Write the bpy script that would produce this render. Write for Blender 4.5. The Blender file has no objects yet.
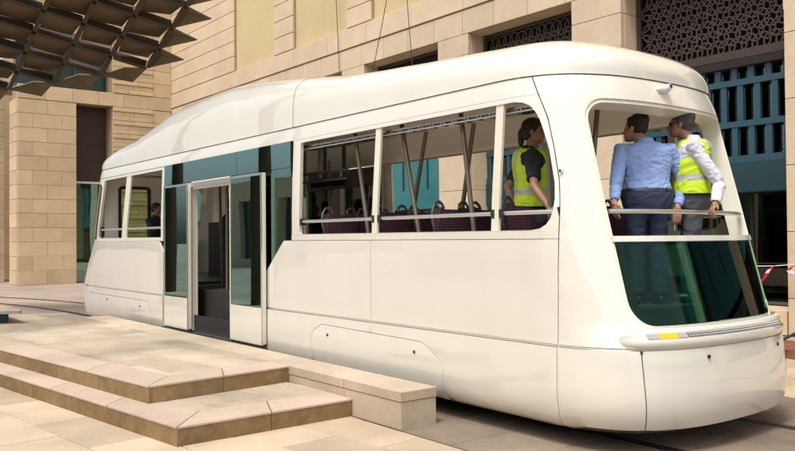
import bpy, bmesh, math, random
from mathutils import Vector, Matrix, noise
from mathutils.geometry import delaunay_2d_cdt
R = random.Random(7)
rad = math.radians
scn = bpy.context.scene
col = scn.collection

# ------------------------------------------------------------------ camera, light, exposure
CAM = Vector((0, -4.93, 1.68))
cam_d = bpy.data.cameras.new('camera'); cam = bpy.data.objects.new('camera', cam_d); col.objects.link(cam)
cam.matrix_world = Matrix(((0.6140145, 0.0177546, 0.7890950, 0),(0.7892542, -0.0036797, -0.6140556, -4.93),(-0.0079987, 0.9998356, -0.0162723, 1.68),(0, 0, 0, 1)))
cam_d.sensor_width = 36; cam_d.lens = 800 / 795 * 36; cam_d.clip_start = .05; cam_d.clip_end = 800
scn.camera = cam

SUN_EL, SUN_AZ = rad(64), rad(-67)          # direction to the sun: azimuth from +X towards +Y
w = bpy.data.worlds.new('World'); scn.world = w; w.use_nodes = True
nt = w.node_tree; bg = nt.nodes['Background']
sky = nt.nodes.new('ShaderNodeTexSky'); sky.sky_type = 'NISHITA'; sky.sun_disc = False
sky.sun_elevation = SUN_EL; sky.sun_rotation = math.pi / 2 - SUN_AZ
sky.air_density = 1.0; sky.dust_density = 4.0; sky.ozone_density = 1.0
hs = nt.nodes.new('ShaderNodeHueSaturation'); hs.inputs['Saturation'].default_value = .4
nt.links.new(sky.outputs[0], hs.inputs['Color']); nt.links.new(hs.outputs[0], bg.inputs[0])
bg.inputs[1].default_value = .15
sd = bpy.data.lights.new('sun', 'SUN'); sd.energy = 1.6; sd.angle = rad(12); sd.color = (1, .95, .87)
so = bpy.data.objects.new('sun', sd); col.objects.link(so)
dv = Vector((math.cos(SUN_EL) * math.cos(SUN_AZ), math.cos(SUN_EL) * math.sin(SUN_AZ), math.sin(SUN_EL)))
so.rotation_euler = dv.to_track_quat('Z', 'Y').to_euler(); so.location = (0, -20, 30)
vs = scn.view_settings
vs.view_transform = 'Standard'; vs.look = 'None'; vs.gamma = 1; vs.use_curve_mapping = False
vs.exposure = 0.54

# ------------------------------------------------------------------ materials
def mat(name):
    m = bpy.data.materials.new(name); m.use_nodes = True
    return m, m.node_tree, m.node_tree.nodes['Principled BSDF']
def simple(name, c, rough=.5, metal=0, coat=0, spec=.5, emit=None, es=0, nscale=30, namt=.08, bump=0, bscale=60):
    m, t, b = mat(name)
    b.inputs['Roughness'].default_value = rough; b.inputs['Metallic'].default_value = metal
    b.inputs['Coat Weight'].default_value = coat; b.inputs['Coat Roughness'].default_value = .06
    b.inputs['Specular IOR Level'].default_value = spec
    tc = t.nodes.new('ShaderNodeTexCoord'); n = t.nodes.new('ShaderNodeTexNoise')
    n.inputs['Scale'].default_value = nscale; n.inputs['Detail'].default_value = 4
    t.links.new(tc.outputs['Object'], n.inputs['Vector'])
    mx = t.nodes.new('ShaderNodeMix'); mx.data_type = 'RGBA'
    mx.inputs['A'].default_value = (*[v * (1 - namt) for v in c], 1); mx.inputs['B'].default_value = (*[min(1, v * (1 + namt)) for v in c], 1)
    t.links.new(n.outputs[0], mx.inputs['Factor']); t.links.new(mx.outputs['Result'], b.inputs['Base Color'])
    if bump:
        n2 = t.nodes.new('ShaderNodeTexNoise'); n2.inputs['Scale'].default_value = bscale; n2.inputs['Detail'].default_value = 5
        t.links.new(tc.outputs['Object'], n2.inputs['Vector'])
        bp = t.nodes.new('ShaderNodeBump'); bp.inputs['Strength'].default_value = bump; bp.inputs['Distance'].default_value = .01
        t.links.new(n2.outputs[0], bp.inputs['Height']); t.links.new(bp.outputs[0], b.inputs['Normal'])
    if emit: b.inputs['Emission Color'].default_value = (*emit, 1); b.inputs['Emission Strength'].default_value = es
    return m
def stone(name, c1, c2, rough=.8, tone=.16, bump=.25, stain=.25, scale=1.3, stretch=(1, 1, 1)):
    """sandstone: cloudy veins, fine grain and a tone of its own for every block"""
    m, t, b = mat(name); N = t.nodes.new; L = t.links.new
    b.inputs['Roughness'].default_value = rough; b.inputs['Specular IOR Level'].default_value = .3
    g = N('ShaderNodeNewGeometry'); oi = N('ShaderNodeObjectInfo')
    mp = N('ShaderNodeMapping'); mp.inputs['Scale'].default_value = stretch
    off = N('ShaderNodeVectorMath'); off.operation = 'SCALE'; off.inputs['Scale'].default_value = 37
    cmb = N('ShaderNodeCombineXYZ'); L(oi.outputs['Random'], cmb.inputs[0]); L(oi.outputs['Random'], cmb.inputs[2]); L(cmb.outputs[0], off.inputs[0])
    ad = N('ShaderNodeVectorMath'); L(g.outputs['Position'], mp.inputs[0]); L(mp.outputs[0], ad.inputs[0]); L(off.outputs[0], ad.inputs[1])
    n1 = N('ShaderNodeTexNoise'); n1.inputs['Scale'].default_value = scale; n1.inputs['Detail'].default_value = 7; n1.inputs['Roughness'].default_value = .65
    L(ad.outputs[0], n1.inputs['Vector'])
    rp = N('ShaderNodeValToRGB'); rp.color_ramp.elements[0].position = .3; rp.color_ramp.elements[1].position = .72
    rp.color_ramp.elements[0].color = (*c1, 1); rp.color_ramp.elements[1].color = (*c2, 1)
    L(n1.outputs[0], rp.inputs[0])
    n2 = N('ShaderNodeTexNoise'); n2.inputs['Scale'].default_value = 45; n2.inputs['Detail'].default_value = 6
    L(g.outputs['Position'], n2.inputs['Vector'])
    n3 = N('ShaderNodeTexNoise'); n3.inputs['Scale'].default_value = .55; n3.inputs['Detail'].default_value = 5
    L(g.outputs['Position'], n3.inputs['Vector'])
    mr = N('ShaderNodeMapRange'); mr.inputs['To Min'].default_value = 1 - tone; mr.inputs['To Max'].default_value = 1 + tone; L(oi.outputs['Random'], mr.inputs[0])
    mr2 = N('ShaderNodeMapRange'); mr2.inputs['To Min'].default_value = .76; mr2.inputs['To Max'].default_value = 1.2; L(n2.outputs[0], mr2.inputs[0])
    mr3 = N('ShaderNodeMapRange'); mr3.inputs['From Min'].default_value = .35; mr3.inputs['From Max'].default_value = .6
    mr3.inputs['To Min'].default_value = 1 - stain; mr3.inputs['To Max'].default_value = 1; L(n3.outputs[0], mr3.inputs[0])
    m1 = N('ShaderNodeMath'); m1.operation = 'MULTIPLY'; L(mr.outputs[0], m1.inputs[0]); L(mr2.outputs[0], m1.inputs[1])
    m2 = N('ShaderNodeMath'); m2.operation = 'MULTIPLY'; L(m1.outputs[0], m2.inputs[0]); L(mr3.outputs[0], m2.inputs[1])
    sc = N('ShaderNodeVectorMath'); sc.operation = 'SCALE'; L(rp.outputs[0], sc.inputs[0]); L(m2.outputs[0], sc.inputs['Scale'])
    L(sc.outputs[0], b.inputs['Base Color'])
    bp = N('ShaderNodeBump'); bp.inputs['Strength'].default_value = bump; bp.inputs['Distance'].default_value = .006
    L(n2.outputs[0], bp.inputs['Height']); L(bp.outputs[0], b.inputs['Normal'])
    return m
def glass(name, tint, rough=.01, extra=.05, ior=1.5, rc=(.95, 1, .98)):
    m = bpy.data.materials.new(name); m.use_nodes = True; t = m.node_tree; t.nodes.clear(); N = t.nodes.new; L = t.links.new
    o = N('ShaderNodeOutputMaterial'); mx = N('ShaderNodeMixShader'); tr = N('ShaderNodeBsdfTransparent'); gl = N('ShaderNodeBsdfGlossy')
    tr.inputs[0].default_value = (*tint, 1); gl.inputs['Roughness'].default_value = rough; gl.inputs['Color'].default_value = (*rc, 1)
    f = N('ShaderNodeFresnel'); f.inputs[0].default_value = ior
    a = N('ShaderNodeMath'); a.operation = 'ADD'; a.use_clamp = True; a.inputs[1].default_value = extra
    tc = N('ShaderNodeTexCoord'); n = N('ShaderNodeTexNoise'); n.inputs['Scale'].default_value = 1.1; n.inputs['Detail'].default_value = 0
    L(tc.outputs['Object'], n.inputs['Vector'])
    bp = N('ShaderNodeBump'); bp.inputs['Strength'].default_value = .05; bp.inputs['Distance'].default_value = .05
    L(n.outputs[0], bp.inputs['Height']); L(bp.outputs[0], gl.inputs['Normal'])
    
    L(f.outputs[0], a.inputs[0]); L(a.outputs[0], mx.inputs[0]); L(tr.outputs[0], mx.inputs[1]); L(gl.outputs[0], mx.inputs[2]); L(mx.outputs[0], o.inputs[0])
    return m
def paint(name, c, rough=.22, coat=1.0, dirt=.10, wave=.06):
    m, t, b = mat(name); N = t.nodes.new; L = t.links.new
    b.inputs['Roughness'].default_value = rough; b.inputs['Coat Weight'].default_value = coat; b.inputs['Coat Roughness'].default_value = .02; b.inputs['Coat IOR'].default_value = 1.75
    g = N('ShaderNodeNewGeometry'); n = N('ShaderNodeTexNoise'); n.inputs['Scale'].default_value = 1.1; n.inputs['Detail'].default_value = 6
    mp = N('ShaderNodeMapping'); mp.inputs['Scale'].default_value = (2.2, 2.2, .5); L(g.outputs['Position'], mp.inputs[0]); L(mp.outputs[0], n.inputs['Vector'])
    mx = N('ShaderNodeMix'); mx.data_type = 'RGBA'; mx.inputs['A'].default_value = (*[v * (1 - dirt) for v in c], 1); mx.inputs['B'].default_value = (*c, 1)
    L(n.outputs[0], mx.inputs['Factor'])
    # road dust on the lowest skirt
    sp = N('ShaderNodeSeparateXYZ'); L(g.outputs['Position'], sp.inputs[0])
    n4 = N('ShaderNodeTexNoise'); n4.inputs['Scale'].default_value = 3; n4.inputs['Detail'].default_value = 6; L(g.outputs['Position'], n4.inputs['Vector'])
    ma = N('ShaderNodeMath'); ma.operation = 'MULTIPLY_ADD'; ma.inputs[1].default_value = .35; L(n4.outputs[0], ma.inputs[0]); L(sp.outputs['Z'], ma.inputs[2])
    mr = N('ShaderNodeMapRange'); mr.inputs['From Min'].default_value = .3; mr.inputs['From Max'].default_value = .75; mr.inputs['To Min'].default_value = .35; mr.inputs['To Max'].default_value = 0
    L(ma.outputs[0], mr.inputs[0])
    m2 = N('ShaderNodeMix'); m2.data_type = 'RGBA'; m2.inputs['B'].default_value = (.50, .43, .31, 1)
    L(mr.outputs[0], m2.inputs['Factor']); L(mx.outputs['Result'], m2.inputs['A']); L(m2.outputs['Result'], b.inputs['Base Color'])
    n2 = N('ShaderNodeTexNoise'); n2.inputs['Scale'].default_value = .9; n2.inputs['Detail'].default_value = 1.5; L(g.outputs['Position'], n2.inputs['Vector'])
    bp = N('ShaderNodeBump'); bp.inputs['Strength'].default_value = wave; bp.inputs['Distance'].default_value = .25
    L(n2.outputs[0], bp.inputs['Height']); L(bp.outputs[0], b.inputs['Normal']); L(bp.outputs[0], b.inputs['Coat Normal'])
    return m
M = {}
M['paint'] = paint('cream_paint', (.765, .74, .645))
M['frame'] = paint('frame_paint', (.76, .735, .60), rough=.35, coat=.2, wave=0)
M['inner'] = simple('inner_panel', (.76, .72, .61), .5)
M['alu'] = simple('brushed_aluminium', (.72, .71, .68), .32, 1, namt=.05)
M['steel'] = simple('steel', (.45, .44, .42), .4, 1)
M['bronze'] = simple('bronze_pole', (.20, .165, .12), .38, .6)
M['rubber'] = simple('black_rubber', (.012, .012, .012), .6, bump=.1)
M['dark'] = simple('dark_plastic', (.02, .02, .022), .45)
M['under'] = simple('underframe', (.018, .017, .016), .8)
M['seam'] = simple('seam', (.13, .12, .10), .8)
M['floor'] = simple('tram_floor', (.045, .05, .065), .55, nscale=200, namt=.4)
M['green_glass'] = glass('green_glass', (.34, .72, .58), extra=.01, ior=1.22)
M['door_glass'] = glass('door_glass', (.13, .38, .34), extra=.26, rc=(.62, .95, .93))
M['far_glass'] = glass('far_glass', (.12, .55, .50), extra=.02)
M['win_glass'] = glass('window_glass', (.02, .06, .055), extra=.10)
M['clear_glass'] = glass('clear_glass', (.60, .70, .54), extra=.03)
M['quarter_glass'] = glass('quarter_glass', (.12, .14, .13), extra=.15)
M['amber'] = simple('amber_lamp', (.75, .28, .01), .3, emit=(1, .34, .0), es=.7)
M['lens'] = simple('clear_lens', (.42, .40, .38), .25, 0, .5)
M['led'] = simple('led_strip', (.20, .19, .18), .3, .3)
M['ledlight'] = simple('led_dot', (.6, .6, .58), .25)
M['duct'] = simple('chequer_plate', (.36, .36, .34), .3, 1)
M['seat_cloth'] = None
M['seat_shell'] = simple('seat_shell', (.035, .03, .032), .5)
M['seat_handle'] = simple('seat_handle', (.075, .075, .08), .4)
M['bay_glass'] = simple('bay_glass', (.018, .15, .155), .08, 0, .4, namt=.35, nscale=1.2)
# moquette: purple with small pink diamonds
m, t, b = mat('purple_moquette'); N = t.nodes.new; L = t.links.new
b.inputs['Roughness'].default_value = .9
tc = N('ShaderNodeTexCoord'); ch = N('ShaderNodeTexVoronoi'); ch.inputs['Scale'].default_value = 38; ch.inputs['Randomness'].default_value = .35
L(tc.outputs['Object'], ch.inputs['Vector']); rp = N('ShaderNodeValToRGB')
rp.color_ramp.elements[0].position = .25; rp.color_ramp.elements[0].color = (.105, .032, .05, 1); rp.color_ramp.elements[1].position = .45; rp.color_ramp.elements[1].color = (.035, .012, .022, 1)
L(ch.outputs[0], rp.inputs[0]); L(rp.outputs[0], b.inputs['Base Color']); M['seat_cloth'] = m
M['wall_stone'] = stone('wall_sandstone', (.59, .46, .31), (.69, .555, .40), tone=.06, stain=.08)
M['wing_stone'] = stone('wing_sandstone', (.56, .42, .25), (.66, .51, .33), tone=.08, stain=.08)
M['pale_panel'] = stone('pale_render', (.58, .47, .25), (.62, .505, .28), tone=.02, stain=.06, bump=.1)
M['joint'] = simple('joint_mortar', (.34, .245, .155), .9)
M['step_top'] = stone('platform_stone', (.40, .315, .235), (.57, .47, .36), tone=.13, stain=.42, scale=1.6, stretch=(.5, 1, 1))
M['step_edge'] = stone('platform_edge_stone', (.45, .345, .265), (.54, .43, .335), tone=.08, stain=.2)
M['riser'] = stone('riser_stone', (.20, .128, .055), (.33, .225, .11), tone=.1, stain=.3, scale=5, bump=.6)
M['kerb'] = stone('kerb_stone', (.44, .35, .25), (.55, .45, .34), tone=.08, stain=.25, scale=2.2)
M['pave'] = stone('paving_stone', (.46, .355, .24), (.58, .46, .33), tone=.14, stain=.3, scale=1.2, stretch=(1, .5, 1))
M['track_stone'] = stone('track_stone', (.17, .13, .095), (.27, .21, .155), tone=.12, stain=.35, scale=1.5)
M['far_pave'] = stone('far_paving', (.34, .27, .22), (.42, .34, .28), tone=.07, stain=.2)
M['brown'] = simple('brown_shutter', (.040, .022, .013), .55, namt=.2)
M['lattice'] = simple('lattice_bronze', (.062, .044, .034), .5, .3)
M['backing'] = simple('lattice_backing', (.013, .009, .008), .8)
M['teal'] = simple('teal_metal', (.028, .078, .106), .4, .2, namt=.15)
M['teal_dark'] = simple('teal_spandrel', (.010, .040, .048), .3, 0, .3)
M['canopy'] = simple('canopy_bronze', (.125, .088, .044), .5, .35, namt=.2, nscale=3)
M['canopy2'] = simple('canopy_beam', (.060, .042, .022), .55, .35, namt=.2, nscale=3)
M['white'] = simple('white_metal', (.75, .74, .7), .5)
M['rail'] = simple('rail_steel', (.10, .085, .075), .45, .8)

# ------------------------------------------------------------------ mesh helpers
class MB:
    def __init__(s): s.v = []; s.f = []; s.mi = []
    def add(s, vs, fs, mi=0):
        o = len(s.v); s.v += [tuple(p) for p in vs]; s.f += [tuple(i + o for i in f) for f in fs]; s.mi += [mi] * len(fs); return s
    def box(s, x0, x1, y0, y1, z0, z1, mi=0, Mx=None):
        vs = [Vector(p) for p in ((x0,y0,z0),(x1,y0,z0),(x1,y1,z0),(x0,y1,z0),(x0,y0,z1),(x1,y0,z1),(x1,y1,z1),(x0,y1,z1))]
        if Mx: vs = [Mx @ p for p in vs]
        return s.add(vs, [(0,3,2,1),(4,5,6,7),(0,1,5,4),(1,2,6,5),(2,3,7,6),(3,0,4,7)], mi)
    def tube(s, pts, r, n=10, mi=0, sy=1.0, up=None):
        pts = [Vector(p) for p in pts]; k = len(pts); rs = r if isinstance(r, (list, tuple)) else [r] * k
        ref = Vector(up) if up else None; rings = []
        for i, p in enumerate(pts):
            d = (pts[min(i + 1, k - 1)] - pts[max(i - 1, 0)]).normalized()
            a = ref if ref and abs(d.dot(ref)) < .95 else (Vector((0, 0, 1)) if abs(d.z) < .9 else Vector((1, 0, 0)))
            u = d.cross(a).normalized(); v = u.cross(d).normalized()
            rings.append([p + (u * math.cos(q) + v * math.sin(q) * sy) * rs[i] for q in [2 * math.pi * j / n for j in range(n)]])
        vs = [q for rg in rings for q in rg]; fs = []
        for i in range(k - 1):
            for j in range(n):
                a = i * n + j; b2 = i * n + (j + 1) % n; fs.append((a, b2, b2 + n, a + n))
        fs.append(tuple(range(n))[::-1]); fs.append(tuple(range((k - 1) * n, k * n)))
        return s.add(vs, fs, mi)
    def ell(s, c, r, Mx=None, nu=14, nv=9, mi=0):
        c = Vector(c); vs = []; fs = []
        for i in range(nv + 1):
            th = math.pi * i / nv
            for j in range(nu):
                ph = 2 * math.pi * j / nu
                p = Vector((r[0] * math.sin(th) * math.cos(ph), r[1] * math.sin(th) * math.sin(ph), r[2] * math.cos(th)))
                vs.append(c + (Mx @ p if Mx else p))
        for i in range(nv):
            for j in range(nu):
                a = i * nu + j; b2 = i * nu + (j + 1) % nu; fs.append((a, a + nu, b2 + nu, b2))
        return s.add(vs, fs, mi)
    def prism(s, poly, z0, z1, mi=0, axis='z', ch=0):
        """extruded polygon (ccw) with an optional chamfer at the top"""
        n = len(poly)
        def P(p, z): return {'z': (p[0], p[1], z), 'y': (p[0], z, p[1]), 'x': (z, p[0], p[1])}[axis]
        vs = [P(p, z0) for p in poly]
        if ch:
            cx = sum(p[0] for p in poly) / n; cy = sum(p[1] for p in poly) / n
            ins = inset_poly(poly, ch)
            vs += [P(p, z1 - ch) for p in poly] + [P(p, z1) for p in ins]
            fs = [(i, (i + 1) % n, n + (i + 1) % n, n + i) for i in range(n)] + [(n + i, n + (i + 1) % n, 2 * n + (i + 1) % n, 2 * n + i) for i in range(n)] + [tuple(range(2 * n, 3 * n))]
        else:
            vs += [P(p, z1) for p in poly]
            fs = [(i, (i + 1) % n, n + (i + 1) % n, n + i) for i in range(n)] + [tuple(range(n, 2 * n)), tuple(range(n))[::-1]]
        return s.add(vs, fs, mi)
    def mesh(s, name, mats, smooth=None):
        me = bpy.data.meshes.new(name); me.from_pydata(s.v, [], s.f); me.validate()
        for q in (mats if isinstance(mats, (list, tuple)) else [mats]): me.materials.append(q)
        if any(s.mi) and len(s.mi) == len(me.polygons): me.polygons.foreach_set('material_index', s.mi)
        bm = bmesh.new(); bm.from_mesh(me); bmesh.ops.recalc_face_normals(bm, faces=bm.faces); bm.to_mesh(me); bm.free()
        if smooth: me.shade_smooth(); me.set_sharp_from_angle(angle=rad(smooth))
        return me
    def build(s, name, mats, parent=None, smooth=None, loc=None):
        me = s.mesh(name, mats, smooth)
        if loc is not None and parent is None:
            me.transform(Matrix.Translation(-Vector(loc)))
        o = link(name, me, parent)
        if loc is not None and parent is None: o.location = loc
        return o
def inset_poly(poly, d):
    n = len(poly); out = []
    for i in range(n):
        p0, p1, p2 = Vector(poly[i - 1][:2]), Vector(poly[i][:2]), Vector(poly[(i + 1) % n][:2])
        a = (p1 - p0); b2 = (p2 - p1)
        if a.length < 1e-6 or b2.length < 1e-6: out.append(tuple(p1)); continue
        a.normalize(); b2.normalize()
        na = Vector((-a.y, a.x)); nb = Vector((-b2.y, b2.x)); m_ = (na + nb)
        if m_.length < .2: out.append(tuple(p1)); continue
        m_ = m_ / m_.length; k = d / max(.35, m_.dot(na))
        out.append(tuple(p1 + m_ * k))
    return out
WLOC = {}
def wloc(o):
    l = Vector(o.location)
    return l + (wloc(o.parent) + o.matrix_parent_inverse.translation if o.parent else Vector((0, 0, 0)))
def link(name, data, parent=None):
    o = bpy.data.objects.new(name, data); col.objects.link(o)
    if parent: setpar(o, parent)
    return o
def setpar(o, p):
    o.parent = p; o.matrix_parent_inverse = Matrix.Translation(-wloc(p))
def tag(o, label=None, cat=None, group=None, kind=None):
    if label: o['label'] = label
    if cat: o['category'] = cat
    if group: o['group'] = group
    if kind: o['kind'] = kind
    return o
def thing(name, label, cat, loc=(0, 0, 0), group=None):
    o = bpy.data.objects.new(name, None); col.objects.link(o); o.location = loc; o.empty_display_size = .2
    return tag(o, label, cat, group)
BLK = {}
def block(name, mname, parent, axis, a0, a1, z0, z1, face, depth, gap=.009, ch=.007):
    """one dressed stone: axis 'x-' faces -Y, 'x+' faces +Y (a along X); 'y+' faces +X, 'y-' faces -X (a along Y)"""
    wd, h = a1 - a0 - gap, z1 - z0 - gap
    if wd < .02 or h < .02: return None
    key = (mname, axis, round(wd, 2), round(h, 2), round(depth, 2))
    if key not in BLK:
        a, b2 = round(wd, 2) / 2, round(h, 2) / 2
        poly = [(-a, -b2), (a, -b2), (a, b2), (-a, b2)]
        mb = MB()
        vs = []
        for (s2, dd) in ((0, -depth), (0, -ch), (ch, 0)):
            for (px, pz) in poly:
                qx = px - math.copysign(s2, px); qz = pz - math.copysign(s2, pz)
                vs.append({'x-': (qx, -dd, qz), 'x+': (qx, dd, qz), 'y+': (dd, qx, qz), 'y-': (-dd, qx, qz)}[axis])
        fs = [(i, (i + 1) % 4, 4 + (i + 1) % 4, 4 + i) for i in range(4)] + [(4 + i, 4 + (i + 1) % 4, 8 + (i + 1) % 4, 8 + i) for i in range(4)] + [(8, 9, 10, 11), (3, 2, 1, 0)]
        mb.add(vs, fs); BLK[key] = mb.mesh(name, M[mname])
    o = bpy.data.objects.new(name, BLK[key]); col.objects.link(o)
    c = (a0 + a1) / 2; zc = (z0 + z1) / 2
    o.location = (c, face, zc) if axis[0] == 'x' else (face, c, zc)
    setpar(o, parent); return o
def course(name, mname, parent, axis, a0, a1, z0, z1, face, depth, wtarget, shift=0., gap=.012):
    """one course of blocks"""
    L_ = a1 - a0; n = max(1, round(L_ / wtarget)); wd = L_ / n; cuts = [a0]
    if n > 1:
        x = a0 + wd * (shift if shift else 1)
        while x < a1 - .15: cuts.append(x); x += wd
    cuts.append(a1)
    for p, q in zip(cuts, cuts[1:]): block(name, mname, parent, axis, p, q, z0, z1, face, depth, gap)
def clip(poly, cl):
    out = list(poly); n = len(cl)
    for i in range(n):
        a = Vector(cl[i]); b2 = Vector(cl[(i + 1) % n]); e = b2 - a; inp = out; out = []
        if not inp: break
        def side(p): return e.x * (p[1] - a.y) - e.y * (p[0] - a.x)
        for j in range(len(inp)):
            p, q = inp[j - 1], inp[j]; sp, sq = side(p), side(q)
            if sq >= 0:
                if sp < 0: k = sp / (sp - sq); out.append((p[0] + (q[0] - p[0]) * k, p[1] + (q[1] - p[1]) * k))
                out.append(q)
            elif sp >= 0: k = sp / (sp - sq); out.append((p[0] + (q[0] - p[0]) * k, p[1] + (q[1] - p[1]) * k))
    res = []
    for p in out:
        if not res or (Vector(p) - Vector(res[-1])).length > 1e-3: res.append(p)
    if len(res) > 2 and (Vector(res[0]) - Vector(res[-1])).length < 1e-3: res.pop()
    return res
def area(p): return .5 * sum(p[i - 1][0] * p[i][1] - p[i][0] * p[i - 1][1] for i in range(len(p)))
def tiles(name, mname, parent, cl, org, ang, wd, h, z1, th, gap=.012, stagger=.5, jit=.0, ch=.004, cuts=None):
    """slabs laid in rows inside a convex polygon; every slab its own object"""
    if area(cl) < 0: cl = cl[::-1]
    d = Vector((math.cos(ang), math.sin(ang))); e = Vector((-d.y, d.x)); o2 = Vector(org)
    us = [(Vector(p) - o2).dot(d) for p in cl]; vs_ = [(Vector(p) - o2).dot(e) for p in cl]
    j0, j1 = math.floor(min(vs_) / h), math.ceil(max(vs_) / h); n = 0
    for j in range(j0, j1):
        sh = (j % 2) * stagger * wd + R.uniform(-jit, jit) * wd
        for i in range(math.floor((min(us) - sh) / wd), math.ceil((max(us) - sh) / wd)):
            q = [(i * wd + sh + gap / 2, j * h + gap / 2), ((i + 1) * wd + sh - gap / 2, j * h + gap / 2), ((i + 1) * wd + sh - gap / 2, (j + 1) * h - gap / 2), (i * wd + sh + gap / 2, (j + 1) * h - gap / 2)]
            q = [tuple(o2 + d * a + e * b2) for a, b2 in q]
            q = clip(q, cl)
            if len(q) < 3 or area(q) < .004: continue
            dz = R.uniform(-.0015, .0015)
            c = Vector((sum(p[0] for p in q) / len(q), sum(p[1] for p in q) / len(q), z1))
            mb = MB().prism([(p[0] - c.x, p[1] - c.y) for p in q], -th, dz, ch=ch)
            o = link(name, mb.mesh(name, M[mname])); o.location = c; setpar(o, parent); n += 1
    return n

# ------------------------------------------------------------------ setting: sky is the World; ground, paving, rails
g = MB(); g.box(-300, 300, -300, 300, -.5, -.02)
ground = g.build('ground', M['far_pave']); tag(ground, kind='structure')
far = MB(); far.box(-60, 20, 3.4, 8.0, -.02, -.004); far.box(-60, -16.6, -30, 3.4, -.02, -.005); far.box(-16.6, 20, -30, -6.2, -.02, -.006)
pv = far.build('paving', M['far_pave']); tag(pv, kind='structure')
tiles('paving_slab', 'pave', ground, [(-12.5, -6.2), (1.5, -6.2), (1.5, -.62), (-12.5, -.62)], (-6.2, -2.3), rad(7), 1.15, .55, 0, .06, gap=.01)
tiles('paving_slab', 'track_stone', ground, [(-16.4, -.60), (2.5, -.60), (2.5, 3.38), (-16.4, 3.38)], (-6.2, -.6), 0, 1.3, .66, 0, .06, gap=.012)
tiles('paving_slab', 'pave', ground, [(-9, 3.42), (1.5, 3.42), (1.5, 8.0), (-9, 8.0)], (-6.2, 3.4), 0, 1.2, .6, .002, .05, gap=.012)
for k, yr in enumerate((.63, 2.06)):
    pts = []
    for i in range(0, 60):
        x = 4 - i * .75; y = yr if x > -18 else yr - .022 * (x + 18) ** 2
        pts.append((x, y))
    mb = MB()
    for dy0, dy1, z1 in ((-.055, -.02, .006), (.0, .06, .008), (-.02, 0, .002)):
        vs_ = []; fs = []
        for (x, y) in pts: vs_ += [(x, y + dy0, -.01), (x, y + dy1, -.01), (x, y + dy1, z1), (x, y + dy0, z1)]
        for i in range(len(pts) - 1):
            for q in range(4): fs.append((4 * i + q, 4 * i + (q + 1) % 4, 4 * i + 4 + (q + 1) % 4, 4 * i + 4 + q))
        mb.add(vs_, fs)
    r_ = mb.build('tram_rail', M['rail'])
    tag(r_, ('embedded steel tram rail nearer the stone platform, curving away behind the tram' if k == 0 else 'embedded steel tram rail nearer the arcaded stone facade, running under the tram'), 'rail', 'rails set in the paving')

# ------------------------------------------------------------------ stone platform with two steps
plat = thing('stone_platform', 'low sandstone tram platform with two brown fronted steps', 'platform', (-9, -1.4, 0))
U0, U1 = (-7.28, -2.20), (-7.46, -.60)           # upper step corners
fd = Vector((-3.74, -.50)).normalized()
UL = tuple(Vector(U0) + fd * 9.2)
L0, L1 = (-6.25, -2.35), (-6.28, -.60)           # lower step corners
LL = tuple(Vector(L0) + fd * 10.0)
END = (-15.75, -.62)
top_poly = [U0, U1, (-14.6, -.60), END, UL]
MB().prism([UL, tuple(Vector(U0) + Vector((-.05, .05))), tuple(Vector(U1) + Vector((-.05, 0))), (-14.6, -.6), END], 0, .30).build('platform_core', M['joint'], plat)
MB().prism([LL, tuple(Vector(L0) + Vector((-.05, .05))), tuple(Vector(L1) + Vector((-.05, 0))), (-7.3, -.6), U0, UL], 0, .135).build('platform_core', M['joint'], plat)
ang = math.atan2(.50, 3.74)
def strip(p, q, wd, inner):                      # strip polygon along edge p->q, to the left by wd
    p, q = Vector(p), Vector(q); d = (q - p).normalized(); e = Vector((-d.y, d.x)) * wd
    return [tuple(p), tuple(q), tuple(q + e), tuple(p + e)]
def edge_slabs(poly_edge, name, mname, z1, th, wl, parent):
    p, q, r_, s_ = [Vector(v) for v in poly_edge]; n = max(1, round((q - p).length / wl))
    for i in range(n):
        a, b2 = i / n, (i + 1) / n; gp = .005 / max(.01, (q - p).length)
        poly = [p.lerp(q, a + gp), p.lerp(q, b2 - gp), s_.lerp(r_, b2 - gp), s_.lerp(r_, a + gp)]
        c = sum(poly, Vector((0, 0))) / 4
        mb = MB().prism([tuple(v - c) for v in poly], -th, R.uniform(-.001, .001), ch=.007)
        o = link(name, mb.mesh(name, M[mname])); o.location = (c.x, c.y, z1); setpar(o, parent)
# edge bands (mitred at the corner) then the field
bw = .42
ui = tuple(Vector(U0) + Vector((-bw * 1.02, bw * .86)))
edge_slabs([UL, U0, ui, tuple(Vector(UL) + Vector((0, bw * 1.0)))], 'edge_slab', 'step_edge', .336, .022, 1.25, plat)
edge_slabs([U0, U1, tuple(Vector(U1) + Vector((-bw, 0))), ui], 'edge_slab', 'step_edge', .336, .022, .85, plat)
field = [tuple(Vector(UL) + Vector((0, bw + .006))), tuple(Vector(ui) + Vector((-.005, .005))), (U1[0] - bw - .006, U1[1]), (-14.6, -.60), END]
tiles('platform_slab', 'step_top', plat, field, U0, ang, 1.1, .52, .336, .022, gap=.010, jit=.2)
li = tuple(Vector(L0) + Vector((-bw * 1.05, bw * .9)))
edge_slabs([LL, L0, li, tuple(Vector(LL) + Vector((0, bw)))], 'edge_slab', 'step_edge', .168, .022, 1.2, plat)
edge_slabs([L0, L1, tuple(Vector(L1) + Vector((-bw, 0))), li], 'edge_slab', 'step_edge', .168, .022, .9, plat)
for quad in ([tuple(Vector(LL) + Vector((0, bw + .006))), tuple(Vector(li) + Vector((-.004, .004))), U0, UL], [tuple(Vector(li) + Vector((-.004, .004))), (L1[0] - bw - .006, L1[1]), (U1[0] + .002, -.6), U0]): tiles('platform_slab', 'step_top', plat, quad, L0, ang, 1.1, .62, .167, .022, gap=.007)
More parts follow.
